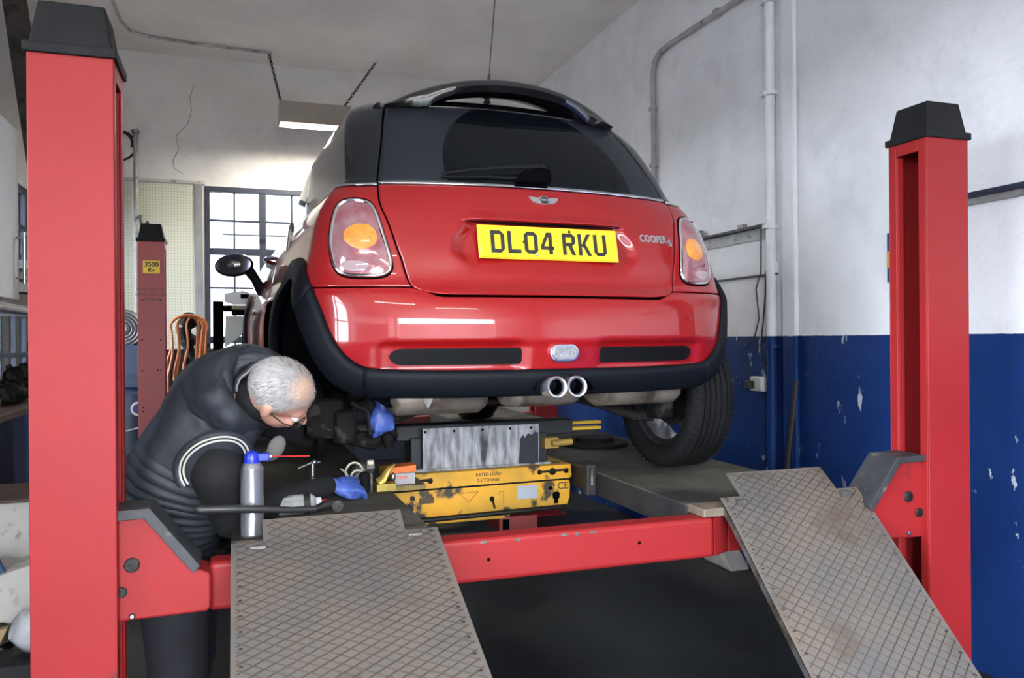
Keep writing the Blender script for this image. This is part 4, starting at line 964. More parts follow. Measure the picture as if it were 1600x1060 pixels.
# roof spoiler hoop
g = G(); n = 40; ring = []
for i in range(n+1):
    x_ = -.475 + .95*i/n; k = 1-(abs(x_)/.475)**2.2; zt_ = .888 + .108*k; e = min(1, max(0, (abs(x_)-.20)/.2)); th = .052 + .045*e*e
    zb_ = max(.872, zt_-th) if abs(x_) < .46 else zt_-.012; yr = .43+.09*(abs(x_)/.475)**2; yf = yr+.155
    ring.append([(x_, yr, zt_-.010), (x_, yr+.015, zt_), (x_, yr+.08, zt_+.006), (x_, yf, zt_-.006), (x_, yf+.01, zb_+.02), (x_, yr+.07, zb_), (x_, yr+.012, zb_+.004), (x_, yr-.004, (zt_+zb_)/2)])
g.grid(ring, closed=True); m8 = 8; g.f.append(tuple(range(m8))); g.f.append(tuple(range(n*m8, n*m8+m8))[::-1])
g.build('roof_spoiler', M['car_black'], CAR, smooth=True, auto=50, merge=True)
for s_ in (-1, 1): G().tube([(s_*.485, .575, .868), (s_*.50, .60, .886), (s_*.485, .62, .90)], .014, 8).build('tailgate_hinge', M['cladding'], CAR, smooth=True)
# aerial
g = G(); g.lathe([(.018, 0), (.014, .018), (.008, .028), (.007, .06), (.005, .064)], (-.03, .66, .955), (0, -.25, 1), 12); an = g.build('aerial', M['lift_plastic'], CAR, smooth=True)
G().tube([(-.03, .645, 1.01), (-.030, .54, 1.42)], .0024, 6).build('whip', M['cable'], an, smooth=True)
G().tube([(-.03, .640, 1.03), (-.030, .628, 1.075)], .0065, 8).build('whip_spring', M['cable'], an, smooth=True)
# exhaust
g = G(); m_ = 24; pts = [(.108*cos(pi*k/m_), -.172+.058*sin(pi*k/m_)) for k in range(m_+1)]
g.add([(a-.008, -.012-.0*k, b) for k, (a, b) in enumerate(pts)] + [(a*.9-.008, .03, -.172+(b+.172)*.85) for a, b in pts], [(i, i+1, m_+2+i, m_+1+i) for i in range(m_)] )
g.f.append(tuple(range(m_+1, 2*m_+2))); g.build('exhaust_surround', M['gap_black'], CAR)
for x_ in (-.050, .023):
    g = G(); g.lathe([(.031, .16), (.032, .02), (.0335, -.02), (.036, -.030), (.0365, -.042), (.034, -.048), (.028, -.046), (.0255, -.036), (.025, .0), (.025, .10)], (x_, .0, -.157), (0, 1, -.02), 28, caps=False)
    tpz = g.build('tailpipe', M['badge_silver'], CAR, smooth=True); G().lathe([(.0248, -.034), (.0248, .05), (.001, .051)], (x_, 0, -.157), (0, 1, -.02), 20, caps=False).build('pipe_lining', M['gap_black'], tpz)  # black lining and end disc inside each tailpipe
def capsule_pts(x0_, x1_, y_, z_, r_):
    return [(x0_, y_, z_), (x0_+.012, y_, z_), (x0_+.04, y_, z_), (x1_-.04, y_, z_), (x1_-.012, y_, z_), (x1_, y_, z_)], [r_*.35, r_*.75, r_, r_, r_*.75, r_*.35]
for nm, x0_, x1_, y_, z_, r_ in (('silencer_box', -.56, -.19, .25, -.178, .080), ('silencer_box', .20, .60, .25, -.176, .076), ('silencer_box', -.15, .17, .24, -.192, .050)):
    pts, rr = capsule_pts(x0_, x1_, y_, z_, r_); G().tube(pts, rr, 20, sq=.9).build(nm, M['muffler'], CAR, smooth=True)
G().tube([(-.045, .12, -.160), (-.06, .20, -.165), (-.05, .26, -.175)], .024, 12).tube([(.03, .12, -.16), (.05, .20, -.165), (.05, .26, -.175)], .024, 12).build('exhaust_pipe', M['muffler'], CAR, smooth=True)
G().prism([(-.47, -.175), (-.42, -.175), (-.445, -.225)], 'y', .10, .104).build('hanger_bracket', M['dull_steel'], CAR)
# rear axle arms
for s_ in (-1, 1):
    xw = s_*.60
    G().tube([(s_*.22, .52, -.215), (s_*.40, .50, -.265), (s_*.55, .50, -.315), (s_*.64, .50, -.32)], [.022, .026, .026, .03], 10, sq=.7).build('lower_arm', M['grime_metal'], CAR, smooth=True)
    G().tube([(s_*.26, .58, -.16), (s_*.45, .56, -.19), (s_*.62, .54, -.20)], [.02, .022, .024], 10).build('upper_arm', M['grime_metal'], CAR, smooth=True)
    G().tube([(s_*.30, 1.05, -.15), (s_*.50, .80, -.23), (s_*.63, .60, -.25)], [.05, .045, .05], 10, sq=.6).build('trailing_arm', M['grime'], CAR, smooth=True)
    G().tube([(s_*.58, .60, -.30), (s_*.56, .64, -.05)], .035, 12).build('damper', M['grime'], CAR, smooth=True)
    g = G()
    g.tube([(s_*.57+.05*cos(k*.7), .63+.05*sin(k*.7), -.26+.24*k/44) for k in range(45)], .009, 6); g.build('coil_spring', M['grime'], CAR, smooth=True)
G().tube([(-.62, .47, -.24), (-.3, .47, -.235), (.3, .47, -.235), (.62, .47, -.24)], .010, 8).build('anti_roll_bar', M['grime_metal'], CAR, smooth=True)
G().box((-.30, .50, -.24), (.30, .62, -.15)).build('subframe', M['grime'], CAR, bevel=.02, seg=3)
# wheels
def wheel(cx_, cy_, cz_, s_, rim=True):
    g = G(); ro, w2 = .308, .102
    prof = [(.215, -w2*.72), (.235, -w2*.92), (.262, -w2), (.288, -w2*.96), (.300, -w2*.84), (.306, -w2*.66)]
    for k in range(5):   # grooves
        xg = -.052+.026*k
        prof += [(ro, xg-.009), (ro, xg-.004), (ro-.007, xg-.003), (ro-.007, xg+.003), (ro, xg+.004)]
    prof += [(ro, .06), (.306, w2*.66), (.300, w2*.84), (.288, w2*.96), (.262, w2), (.235, w2*.92), (.215, w2*.72)]
    g.lathe(prof, (cx_, cy_, cz_), (1, 0, 0), 64, caps=False); ty = g.build('tyre', M['rubber'], CAR, smooth=True, auto=40)
    g = G()
    for k in range(64):
        for side_ in (-1, 1):
            a = 2*pi*k/64; g.obox((cx_+side_*.080, cy_+.3030*cos(a), cz_+.3030*sin(a)), (.030, .004, .006), Matrix.Rotation(a-pi/2, 3, 'X') @ Matrix.Rotation(side_*.5, 3, 'Z'))
    tag(g.build('tread_blocks', M['rubber'], ty), None, None, kind='stuff')
    g = G(); g.lathe([(.214, -w2*.70), (.212, -.06), (.190, -.05), (.185, .03), (.190, .055), (.214, w2*.70)], (cx_, cy_, cz_), (1, 0, 0), 48, caps=False); rimo = g.build('rim', M['steel'], CAR, smooth=True)
    for k in range(8):
        a = 2*pi*k/8; g = G(); g.tube([(cx_+s_*.055, cy_+.05*cos(a), cz_+.05*sin(a)), (cx_+s_*.06, cy_+.19*cos(a), cz_+.19*sin(a))], [.022, .016], 8); g.build('spoke', M['steel'], rimo, smooth=True)
    G().lathe([(.06, s_*.03), (.06, s_*.07), (.03, s_*.075)], (cx_, cy_, cz_), (1, 0, 0), 24).build('hub_cap', M['steel'], rimo, smooth=True)
    G().lathe([(.13, -s_*.02), (.13, -s_*.008), (.05, -s_*.005)], (cx_, cy_, cz_), (1, 0, 0), 40).build('brake_disc', M['grime_metal'], CAR, smooth=True)
wheel(.765, .53, -.237, 1); wheel(-.73, FY, -.255, -1); wheel(.73, FY, -.255, 1)
G().box((.60, .40, -.33), (.69, .53, -.20)).build('brake_caliper', M['grime'], CAR, bevel=.02, seg=3)
# bare hub on the left where the wheel is off
G().lathe([(.13, -.01), (.13, .01)], (-.735, .56, -.285), (1, 0, 0), 40).lathe([(.07, -.05), (.07, -.01)], (-.735, .56, -.285), (1, 0, 0), 24).build('brake_disc', M['grime'], CAR, smooth=True)
g = G(); g.box((-.79, .40, -.34), (-.66, .50, -.20)); g.box((-.70, .38, -.36), (-.62, .47, -.24)); g.build('brake_caliper', M['grime'], CAR, bevel=.02, seg=3)
G().ball((-.66, .56, -.29), (.06, .09, .10)).tube([(-.66, .50, -.33), (-.55, .46, -.37), (-.47, .44, -.33)], [.035, .028, .02], 10).build('hub_carrier', M['grime'], CAR, smooth=True)
for k in range(4):
    a = pi/4+pi*k/2; G().tube([(-.785, .56+.045*cos(a), -.285+.045*sin(a)), (-.80, .56+.045*cos(a), -.285+.045*sin(a))], .007, 8).build('wheel_stud', M['steel'], CAR, smooth=True)
G().tube([(-.63, .44, -.22), (-.58, .40, -.25), (-.57, .42, -.33), (-.50, .46, -.30), (-.46, .5, -.20)], .008, 8).build('brake_hose', M['cable'], CAR, smooth=True)
# ================================================================ MECHANIC
M['skin'] = mat('skin', (.52, .27, .19), .5, var=.15, scale=30, bump=.1)
M['gilet'] = mat('gilet_nylon', (.019, .024, .033), .62, var=.3, scale=10, bump=.5, bscale=26)
M['sleeve'] = mat('black_sleeve', (.006, .006, .008), .85, bump=.3, bscale=60)
M['trouser'] = mat('trousers', (.010, .010, .015), .85, var=.4, scale=6, bump=.8, bscale=14)
M['stripe'] = mat('white_stripe', (.55, .53, .48), .7)
M['glove'] = mat('blue_nitrile', (.075, .14, .50), .42, var=.35, scale=30, dark=(.02, .025, .05), dscale=28, dth=(.60, .72), bump=.6, bscale=60)
MAN = thing('person', 'grey-haired man in a dark padded body warmer bending under the car', 'person', (-.18, 2.72, FZ))
def blob(name, g, mt, parent, voxel=.008, smooth=6):
    o = g.build(name, mt, parent, smooth=True, auto=0)
    r = o.modifiers.new('remesh', 'REMESH'); r.mode = 'VOXEL'; r.voxel_size = voxel; r.use_smooth_shade = True
    if smooth: s_ = o.modifiers.new('smooth', 'SMOOTH'); s_.factor = .5; s_.iterations = smooth
    return o
def limb(g, pts, n=14):
    """overlapping balls and cones: unions into one tapered limb"""
    for (p, r_) in pts: g.ball(p, r_, 14, 10)
    for (p, r_), (q, r2) in zip(pts[:-1], pts[1:]): g.tube([p, q], [r_*.98, r2*.98], n)
    return g
V = Vector
HU = V((.546, -.825, .51)).normalized(); HF = V((.62, .22, -.75)); HF = (HF - HU*HF.dot(HU)).normalized(); HR = HF.cross(HU).normalized()
HM = Matrix((HR, HF, HU)).transposed(); HC = V((.124, 2.50, -.155))
def hp(x_, y_, z_): return HC + HM @ V((x_, y_, z_))
g = G()
g.ball(hp(0, -.012, .022), (.075, .094, .088), 24, 16, HM); g.ball(hp(0, .030, -.050), (.056, .066, .072), 20, 14, HM); g.ball(hp(0, .050, -.095), (.034, .036, .026), 14, 10, HM)
g.ball(hp(0, .070, .012), (.052, .024, .016), 14, 10, HM)                                         # brow
g.tube([hp(0, .092, .000), hp(0, .112, -.030), hp(0, .100, -.040)], [.007, .014, .010], 10); g.ball(hp(0, .106, -.034), (.016, .012, .010), 10, 8, HM)   # nose
g.ball(hp(0, .088, -.068), (.022, .012, .006), 10, 8, HM); g.ball(hp(0, .086, -.078), (.019, .012, .006), 10, 8, HM)      # lips
for s_ in (-1, 1):
    g.ball(hp(s_*.036, .074, -.030), (.020, .018, .018), 10, 8, HM)
    e0 = hp(s_*.079, -.004, -.012); Me = HM @ Matrix.Rotation(s_*R(-22), 3, 'Z')
    g.ball(e0, (.007, .019, .033), 12, 10, Me); g.ball(hp(s_*.083, -.012, .006), (.006, .015, .013), 10, 8, Me)
limb(g, [(tuple(hp(0, -.028, -.060)), .055), (tuple(hp(-.005, -.050, -.125)), .056), ((.05, 2.64, -.16), .070)])
limb(g, [((.01, 2.67, -.17), .11), ((-.08, 2.70, -.27), .12), ((-.155, 2.72, -.38), .115), ((-.205, 2.74, -.52), .125)])
limb(g, [((-.03, 2.58, -.25), .050), ((-.05, 2.57, -.38), .040), ((-.015, 2.64, -.54), .038), ((.30, 2.86, -.505), .028)])
limb(g, [((.03, 2.80, -.22), .060), ((.14, 2.93, -.28), .050), ((.30, 3.12, -.36), .040), ((.485, 2.955, -.235), .028)])
for y_ in (2.655, 2.825):
    limb(g, [((-.21, y_, -.60), .09), ((-.165+.02*(y_ > 2.7), y_, -1.0), .060), ((-.21, y_, -1.36), .045), ((-.21, y_, -1.41), .04), ((-.09, y_, -1.42), .034)])
body = blob('body', g, M['skin'], MAN, .007, 5)
# eyes and glasses
for s_ in (-1, 1): G().ball(hp(s_*.031, .078, -.006), .012).build('eye', mat('eye_white', (.6, .58, .55), .2), MAN, smooth=True)
g = G()
for s_ in (-1, 1):
    g.tube([hp(s_*.032+.024*cos(a), .100, -.008+.017*sin(a)) for a in [2*pi*k/16 for k in range(16)]], .0018, 6, closed=True)
    g.tube([hp(s_*.056, .100, -.004), hp(s_*.080, .055, -.002), hp(s_*.084, .0, .0)], .002, 6)
g.tube([hp(-.009, .101, -.006), hp(.009, .101, -.006)], .002, 6); g.build('glasses', M['grime_metal'], MAN, smooth=True)
# hair: a thin cap plus short strands, thinner over the crown
def hair_mat():
    m = mat('grey_hair', (.30, .285, .275), .75, var=.5, scale=40, col2=(.15, .135, .125), stretch=(1, 1, 1), bump=.8, bscale=120); nt = m.node_tree; L = nt.links.new; b = nt.nodes['Principled BSDF']
    tc = nd(nt, 'ShaderNodeTexCoord'); c_ = hp(.012, .040, .100) - ORG[MAN.name]
    sb = nd(nt, 'ShaderNodeVectorMath', operation='DISTANCE'); L(tc.outputs['Object'], sb.inputs[0]); sb.inputs[1].default_value = c_
    r = nd(nt, 'ShaderNodeMapRange'); r.inputs[1].default_value = .025; r.inputs[2].default_value = .068; r.inputs[3].default_value = 1; r.inputs[4].default_value = 0; L(sb.outputs['Value'], r.inputs[0])
    old = b.inputs['Base Color'].links[0].from_socket; x = nd(nt, 'ShaderNodeMix', data_type='RGBA'); L(r.outputs[0], x.inputs[0]); L(old, x.inputs[6]); x.inputs[7].default_value = (.56, .36, .25, 1); L(x.outputs[2], b.inputs['Base Color'])
    return m
g = G(); rows = []; nu = 44
for j in range(17):
    ph = R(3) + (R(118)-R(3))*j/16; row = []
    for i in range(nu):
        a = 2*pi*i/nu; fy = sin(a)   # +y is forward
        lim = R(72) if fy > .55 else (R(92) if fy > .1 else R(118)); lim = R(118)-(R(118)-R(66))*sst(-.1, .75, fy)
        p_ = ph*lim/R(118); q = V((.0785*sin(p_)*cos(a), -.012+.0975*sin(p_)*sin(a), .022+.0915*cos(p_)))
        k = 1 + .012*mnoise.noise(q*60); q = V((q.x*k, q.y*k, q.z*k)); row.append(hp(*q))
    rows.append(row)
g.grid(rows, closed=True); g.f.append(tuple(range(nu))); hair = g.build('hair', hair_mat(), MAN, smooth=True, auto=0, merge=True)
g = G(); rnd = random.Random(3)
for k in range(3200):
    a = rnd.uniform(0, 2*pi); p_ = rnd.uniform(0, 1)**.6*R(118); lim = R(118)-(R(118)-R(66))*sst(-.1, .75, sin(a)); p_ = p_*lim/R(118)
    n_ = V((sin(p_)*cos(a), sin(p_)*sin(a), cos(p_))); q = V((.078*n_.x, -.012+.097*n_.y, .022+.091*n_.z))
    crown = (q-V((.012, .040, .100))).length
    if crown < .055 and rnd.random() < .8: continue
    flow = (V((n_.x*.5, -.6, -1.0)) - n_*(n_.dot(V((n_.x*.5, -.6, -1.0))))).normalized(); ln_ = rnd.uniform(.010, .024)
    s_ = n_.cross(flow)*.0005; t1 = q + flow*ln_*.55 + n_*.0035; t2 = q + flow*ln_ + n_*rnd.uniform(.001, .007)
    g.add([hp(*(q-s_)), hp(*(q+s_)), hp(*(t1-s_)), hp(*(t1+s_)), hp(*t2)], [(0, 1, 3, 2), (2, 3, 4)])
tag(g.build('hair_strands', mat('hair_strand', (.42, .40, .385), .6), hair), None, None, kind='stuff')
# padded body warmer: rings round the spine, quilted channels low down
RG = [((-.225, 2.74, -.64), .150, .195), ((-.215, 2.74, -.56), .150, .195), ((-.195, 2.735, -.47), .142, .190), ((-.160, 2.72, -.375), .140, .195), ((-.110, 2.70, -.290), .142, .190),
      ((-.060, 2.69, -.215), .146, .190), ((-.010, 2.67, -.160), .138, .205), ((.035, 2.655, -.128), .118, .170), ((.062, 2.64, -.125), .098, .125), ((.076, 2.610, -.140), .086, .094), ((.080, 2.585, -.150), .082, .084)]
fx, fy_, fz, fa, fb = [pchip(list(range(len(RG))), [r_[k] if not isinstance(k, tuple) else r_[0][k[0]] for r_ in RG]) for k in ((0,), (1,), (2,), 1, 2)]
def gil_center(s_): return V((fx(s_), fy_(s_), fz(s_)))
def gil(s_, a, extra=0):
    c = gil_center(s_); d = (gil_center(min(10, s_+.05)) - gil_center(max(0, s_-.05))).normalized(); side = V((0, 1, 0)); side = (side - d*side.dot(d)).normalized(); nrm = d.cross(side)   # points to the back
    A, B = fa(s_), fb(s_); q_ = .0
    if s_ < 5.2: q_ = .0120*abs(sin(s_*pi*3.3 + .35*sin(a*2)))*(1-sst(2.0, 3.8, s_))
    w_ = .014*mnoise.noise(V((cos(a)*2.2, sin(a)*2.2, s_*1.1))) + .006*mnoise.noise(V((cos(a)*5, sin(a)*5, s_*2.6+4)))*sst(3.5, 5.5, s_)
    e = 2.3; ca, sa = cos(a), sin(a); rr = (abs(ca)**e + abs(sa)**e)**(-1/e)
    return c + nrm*(ca*rr*(A+q_+w_+extra)) + side*(sa*rr*(B+q_+w_+extra))
g = G(); rows = []; na = 72; ns = 280
for j in range(ns+1): rows.append([gil(10*j/ns, 2*pi*i/na) for i in range(na)])
g.grid(rows, closed=True)
go = g.build('body_warmer', M['gilet'], MAN, smooth=True, auto=0, solid=.006)
# shoulder bulges of the body warmer round the armholes
g = G(); g.ball((-.045, 2.570, -.275), (.112, .066, .092), 24, 14, Matrix.Rotation(R(-20), 3, 'Y')); blob('shoulder_yoke', G().ball((.03, 2.80, -.22), (.10, .08, .10), 20, 12), M['gilet'], MAN, .007, 4); blob('shoulder_yoke', g, M['gilet'], MAN, .007, 10)
AH = V((-.060, 2.500, -.358)); MA = Matrix.Rotation(R(10), 3, 'X') @ Matrix.Rotation(R(8), 3, 'Z')
def arm_ring(rx, rz, dy): return [AH + MA @ V((rx*cos(a), dy + .016*cos(2*a), rz*sin(a) + .010*cos(a))) for a in [R(-12 + 222*k/40) for k in range(41)]]
G().tube(arm_ring(.102, .096, .004), .012, 10).build('armhole_rib', M['gilet'], MAN, smooth=True)
G().tube(arm_ring(.096, .090, -.007), .0032, 8).tube(arm_ring(.086, .080, -.010), .0030, 8).build('armhole_stripes', M['stripe'], MAN, smooth=True)
AH2 = V((.115, 2.72, -.10)); 
G().tube([(.02, 2.78, -.030), (.07, 2.80, -.020), (.12, 2.80, -.045), (.155, 2.79, -.085)], .003, 8).tube([(.035, 2.765, -.026), (.08, 2.785, -.022), (.125, 2.785, -.050), (.155, 2.775, -.095)], .003, 8).build('far_armhole_stripes', M['stripe'], MAN, smooth=True)
# stand collar with piping
g = G(); rows = []
for j, k in enumerate((0, .35, .7, 1.0)):
    rows.append([gil(9.4, 2*pi*i/48) + (V((.022, -.034, -.004)))*k + (gil(9.4, 2*pi*i/48)-gil_center(9.4))*(.10*k) for i in range(48)])
g.grid(rows, closed=True); g.build('collar', M['gilet'], MAN, smooth=True, auto=0, solid=.008)
G().tube(rows[-1], .0030, 8, closed=True).tube([p_+V((-.007, .010, 0)) for p_ in rows[-1]], .0022, 8, closed=True).build('collar_piping', mat('grey_piping', (.30, .30, .31), .6), MAN, smooth=True)
blob('jumper_collar', limb(G(), [((.040, 2.65, -.165), .088), (tuple(hp(0, -.034, -.088)), .064)]), M['sleeve'], MAN, .007, 6)
# sleeves, trousers, boots
blob('sleeve', limb(G(), [((-.057, 2.59, -.340), .084), ((-.055, 2.555, -.385), .084), ((-.045, 2.595, -.46), .076), ((-.015, 2.645, -.545), .064), ((.13, 2.75, -.520), .048), ((.288, 2.852, -.500), .038)]), M['sleeve'], MAN, .008, 8)
blob('sleeve', limb(G(), [((.03, 2.82, -.22), .080), ((.14, 2.94, -.28), .068), ((.30, 3.13, -.36), .054), ((.47, 2.965, -.240), .038)]), M['sleeve'], MAN, .008, 8)
g = G()
for y_ in (2.655, 2.825): limb(g, [((-.215, y_, -.58), .125), ((-.18+.02*(y_ > 2.7), y_, -.80), .105), ((-.175+.02*(y_ > 2.7), y_, -1.0), .088), ((-.20, y_, -1.22), .082), ((-.215, y_, -1.385), .078)])
blob('trousers', g, M['trouser'], MAN, .010, 6)
for y_ in (2.655, 2.825):
    g = G(); g.ball((-.21, y_, -1.405), (.055, .048, .05)); g.ball((-.12, y_, -1.425), (.085, .047, .032)); g.box((-.27, y_-.04, -1.449), (-.045, y_+.04, -1.43)); blob('boot', g, M['rubber'], MAN, .006, 4)
g = G(); g.ball(hp(-.02, .04, -.150), (.030, .012, .045), 14, 10, HM); blob('dust_mask', G().ball((.112, 2.535, -.318), (.026, .016, .038), 16, 10, Matrix.Rotation(R(25), 3, 'Y')).ball((.090, 2.54, -.345), (.030, .014, .016), 14, 8), mat('grey_cloth', (.11, .105, .10), .85, bump=.5, bscale=80), MAN, .005, 4)
# hands in blue gloves
def glove(c, Mh, curl, name='glove'):
    """Mh columns: x across the palm to the thumb side, y along the fingers, z out of the back of the hand"""
    g = G(); c = V(c); T_ = lambda x_, y_, z_: c + Mh @ V((x_, y_, z_))
    g.ball(T_(0, 0, 0), (.040, .046, .017), 18, 12, Mh); g.ball(T_(.004, -.032, -.002), (.030, .030, .019), 14, 10, Mh); g.ball(T_(.024, -.012, -.010), (.020, .030, .015), 12, 8, Mh)
    limb(g, [(tuple(T_(.0, -.045, 0)), .026), (tuple(T_(0, -.085, .0)), .029), (tuple(T_(0, -.10, .0)), .031)])
    for k, (x_, l_, r_) in enumerate(((.030, .072, .0092), (.010, .080, .0095), (-.011, .074, .0090), (-.031, .058, .0082))):
        p = V((x_, .036, 0)); a = 0; pts = [(tuple(T_(*(p-V((0, .02, 0))))), r_*1.15), (tuple(T_(*p)), r_*1.12)]
        for f_, cu in zip((.45, .32, .23), curl):
            a += R(cu + k*4); d_ = V((x_*.25, cos(a), -sin(a))); p = p + d_*l_*f_; pts.append((tuple(T_(*p)), r_*(1.0 if f_ > .4 else .92 if f_ > .3 else .84)))
        limb(g, pts, 10)
    limb(g, [(tuple(T_(.026, -.022, -.008)), .0145), (tuple(T_(.042, .006, -.016)), .0120), (tuple(T_(.038, .032, -.024)), .0105), (tuple(T_(.028, .050, -.028)), .0090)], 10)
    return blob(name, g, M['glove'], MAN, .0042, 3)
def frame(y_, z_):
    y_ = V(y_).normalized(); z_ = V(z_); z_ = (z_ - y_*z_.dot(y_)).normalized(); x_ = y_.cross(z_); return Matrix((x_, y_, z_)).transposed()
glove((.362, 2.895, -.508), frame((.96, .25, -.06), (-.10, -.60, .80)), (26, 38, 30))
glove((.500, 2.905, -.285), frame((.05, -.05, -1), (.15, -1, .05)), (45, 60, 40))
# ================================================================ TOOLS ON THE LEFT RUNWAY
DZ = -.565
t = thing('spray_can', 'upright silver spray can with blue cap and red straw', 'can', (.040, 2.478, DZ))
G().lathe([(.031, 0), (.033, .003), (.033, .006), (.0325, .008), (.0325, .192), (.033, .194), (.033, .198), (.031, .200), (.026, .210), (.020, .214)], (.040, 2.478, DZ), n=32).build('can_body', mat('brushed_can', (.62, .62, .65), .25, metal=.8, var=.3, scale=14, stretch=(1, 1, .2), dark=(.12, .12, .14), dscale=12, dth=(.58, .66)), t, smooth=True)
G().lathe([(.0215, .206), (.0215, .2065), (.016, .214)], (.040, 2.478, DZ), n=28).build('shoulder', mat('can_shoulder', (.6, .6, .6), .3, metal=.3), t, smooth=True)
g = G(); g.lathe([(.022, .210), (.023, .214), (.021, .232), (.017, .243), (.009, .247)], (.040, 2.478, DZ), n=28); g.box((.046, 2.468, DZ+.216), (.089, 2.488, DZ+.239)); cp = g.build('spray_cap', mat('cap_blue', (.012, .03, .42), .3), t, smooth=True, bevel=.003)
G().tube([(.089, 2.478, DZ+.228), (.096, 2.478, DZ+.228)], .004, 8).build('nozzle', mat('nozzle_white', (.7, .7, .7), .4), cp, smooth=True)
G().tube([(.094, 2.478, DZ+.228), (.204, 2.483, DZ+.222)], .0014, 6).build('straw', mat('straw_red', (.60, .03, .03), .4), cp, smooth=True)
g = G()
for a_, b_ in (((0, .0075), (.0075, 0)), ((.0075, 0), (0, -.0075)), ((0, -.0075), (-.0075, 0)), ((-.0075, 0), (0, .0075))): g.tube([(.040+a_[0], 2.4450, DZ+.055+a_[1]), (.040+b_[0], 2.4450, DZ+.055+b_[1])], .0009, 4)
g.ball((.040, 2.4452, DZ+.054), (.0022, .0008, .0032)); g.build('hazard_diamond', M['white_gloss'], t)
G().prism([(.055, DZ+.16), (.060, DZ+.17), (.063, DZ+.125)], 'y', 2.484, 2.486)
t = thing('spray_can', 'white and silver spray can lying on its side with red tip', 'can', (.15, 2.66, DZ))
g = G(); g.lathe([(.030, 0), (.032, .004), (.032, .150), (.0325, .153), (.031, .156), (.025, .166), (.018, .170)], (.074, 2.72, DZ+.033), (1, .02, 0), 28); g.build('can_body', mat('label_white', (.48, .48, .46), .4, var=.5, scale=16, col2=(.25, .25, .24), dark=(.03, .03, .03), dscale=14, dth=(.60, .64), stretch=(1, 3, 1)), t, smooth=True)
G().lathe([(.026, .128), (.0328, .1285), (.0328, .150), (.026, .1505)], (.074, 2.72, DZ+.033), (1, .02, 0), 28).build('black_band', M['ink'], t, smooth=True)
G().lathe([(.019, .168), (.019, .186), (.010, .187)], (.074, 2.72, DZ+.033), (1, .02, 0), 20).build('collar_cap', M['white_gloss'], t, smooth=True)
G().lathe([(.0105, .186), (.010, .205), (.006, .207)], (.074, 2.72, DZ+.033), (1, .02, 0), 16).build('red_tip', mat('tip_red', (.65, .04, .03), .4), t, smooth=True)
t = thing('pry_bar', 'long black bar with rounded grip lying across the ramp', 'bar', (.1, 2.44, -.50))
G().tube([(-.112, 2.40, -.462), (-.104, 2.40, -.464), (-.01, 2.415, -.472), (.07, 2.43, -.481), (.15, 2.45, -.494), (.22, 2.47, -.500)], [.008, .0135, .013, .011, .009, .010], 12).build('grip', mat('bar_black', (.018, .018, .019), .42), t, smooth=True)
G().tube([(.22, 2.47, -.500), (.25, 2.485, -.492), (.29, 2.50, -.496)], [.010, .014, .015], 12).tube([(.285, 2.47, -.496), (.290, 2.53, -.496)], .017, 14).build('head', M['grime_metal'], t, smooth=True)
t = thing('ratchet', 'small chrome T-handle ratchet standing upright on the runway', 'tool', (.215, 2.83, DZ))
G().lathe([(.014, 0), (.014, .030), (.009, .034), (.008, .070), (.011, .072), (.011, .100), (.007, .104), (.007, .150)], (.243, 2.83, DZ), n=16).build('socket', M['steel'], t, smooth=True)
G().tube([(.195, 2.82, DZ+.135), (.243, 2.83, DZ+.152), (.268, 2.835, DZ+.150)], [.003, .005, .004], 8).ball((.248, 2.83, DZ+.152), .010).build('handle', M['steel'], t, smooth=True)
so_ = G().lathe([(.014, 0), (.016, .004), (.016, .030), (.012, .032), (.010, .012)], (.285, 2.76, DZ+.017), (-.2, -1, .1), 18); tag(so_.build('socket', M['steel'], smooth=True), 'small round chrome socket lying just right of the ratchet', 'socket')
t = thing('brake_caliper_unit', 'removed cast caliper unit with pale hooks standing on the runway', 'caliper', (.42, 2.90, DZ))
M['cast_pale'] = mat('cast_pale', (.55, .52, .42), .4, metal=.5, var=.35, scale=40)
M['cast'] = mat('cast_dark', (.13, .125, .12), .45, metal=.6, var=.5, scale=40, bump=.5)
g = G(); g.box((.385, 2.87, DZ+.0), (.455, 2.95, DZ+.070)); g.ball((.42, 2.90, DZ+.08), (.042, .035, .038)); g.box((.43, 2.86, DZ+.09), (.462, 2.90, DZ+.118)); blob('housing', g, M['cast'], t, .005, 3)
g = G()
for k, (dx_, dz_, sc) in enumerate(((0, 0, 1), (.012, -.022, .8))):
    g.tube([(.415+dx_-.030*sc*cos(a)-.03, 2.862, DZ+.085+dz_+.034*sc*sin(a)) for a in [R(10)+R(160)*i/10 for i in range(11)]], .0045, 8)
g.tube([(.335, 2.862, DZ+.100), (.352, 2.862, DZ+.088), (.362, 2.862, DZ+.065)], [.002, .005, .006], 8); g.build('spring_hook', M['cast_pale'], t, smooth=True)
G().box((.432, 2.855, DZ+.106), (.458, 2.875, DZ+.126)).build('lug', M['cast_pale'], t, bevel=.004)
G().lathe([(.0105, 0), (.010, .006), (.001, .007)], (.405, 2.855, DZ+.052), (0, -1, 0), 20).build('piston_face', mat('bright_dot', (.85, .85, .85), .3), t, smooth=True)
G().lathe([(.013, 0), (.012, .012)], (.395, 2.86, DZ+.03), (0, -1, 0), 16).build('bore', M['gap_black'], t, smooth=True)
t.location.y += .13; t.location.x += .02
t = thing('brass_fitting', 'yellowish brass bracket beside the pale caliper hooks', 'bracket', (.51, 2.93, DZ))
g = G(); g.tube([(.480, 2.92, DZ+.030), (.500, 2.92, DZ+.045), (.520, 2.92, DZ+.080), (.545, 2.92, DZ+.098)], [.020, .018, .012, .004], 10, sq=.5); g.box((.472, 2.90, DZ), (.545, 2.96, DZ+.028)); g.build('bracket', mat('brass', (.55, .42, .10), .35, metal=.6, var=.4, scale=20), t, smooth=True, bevel=.003)
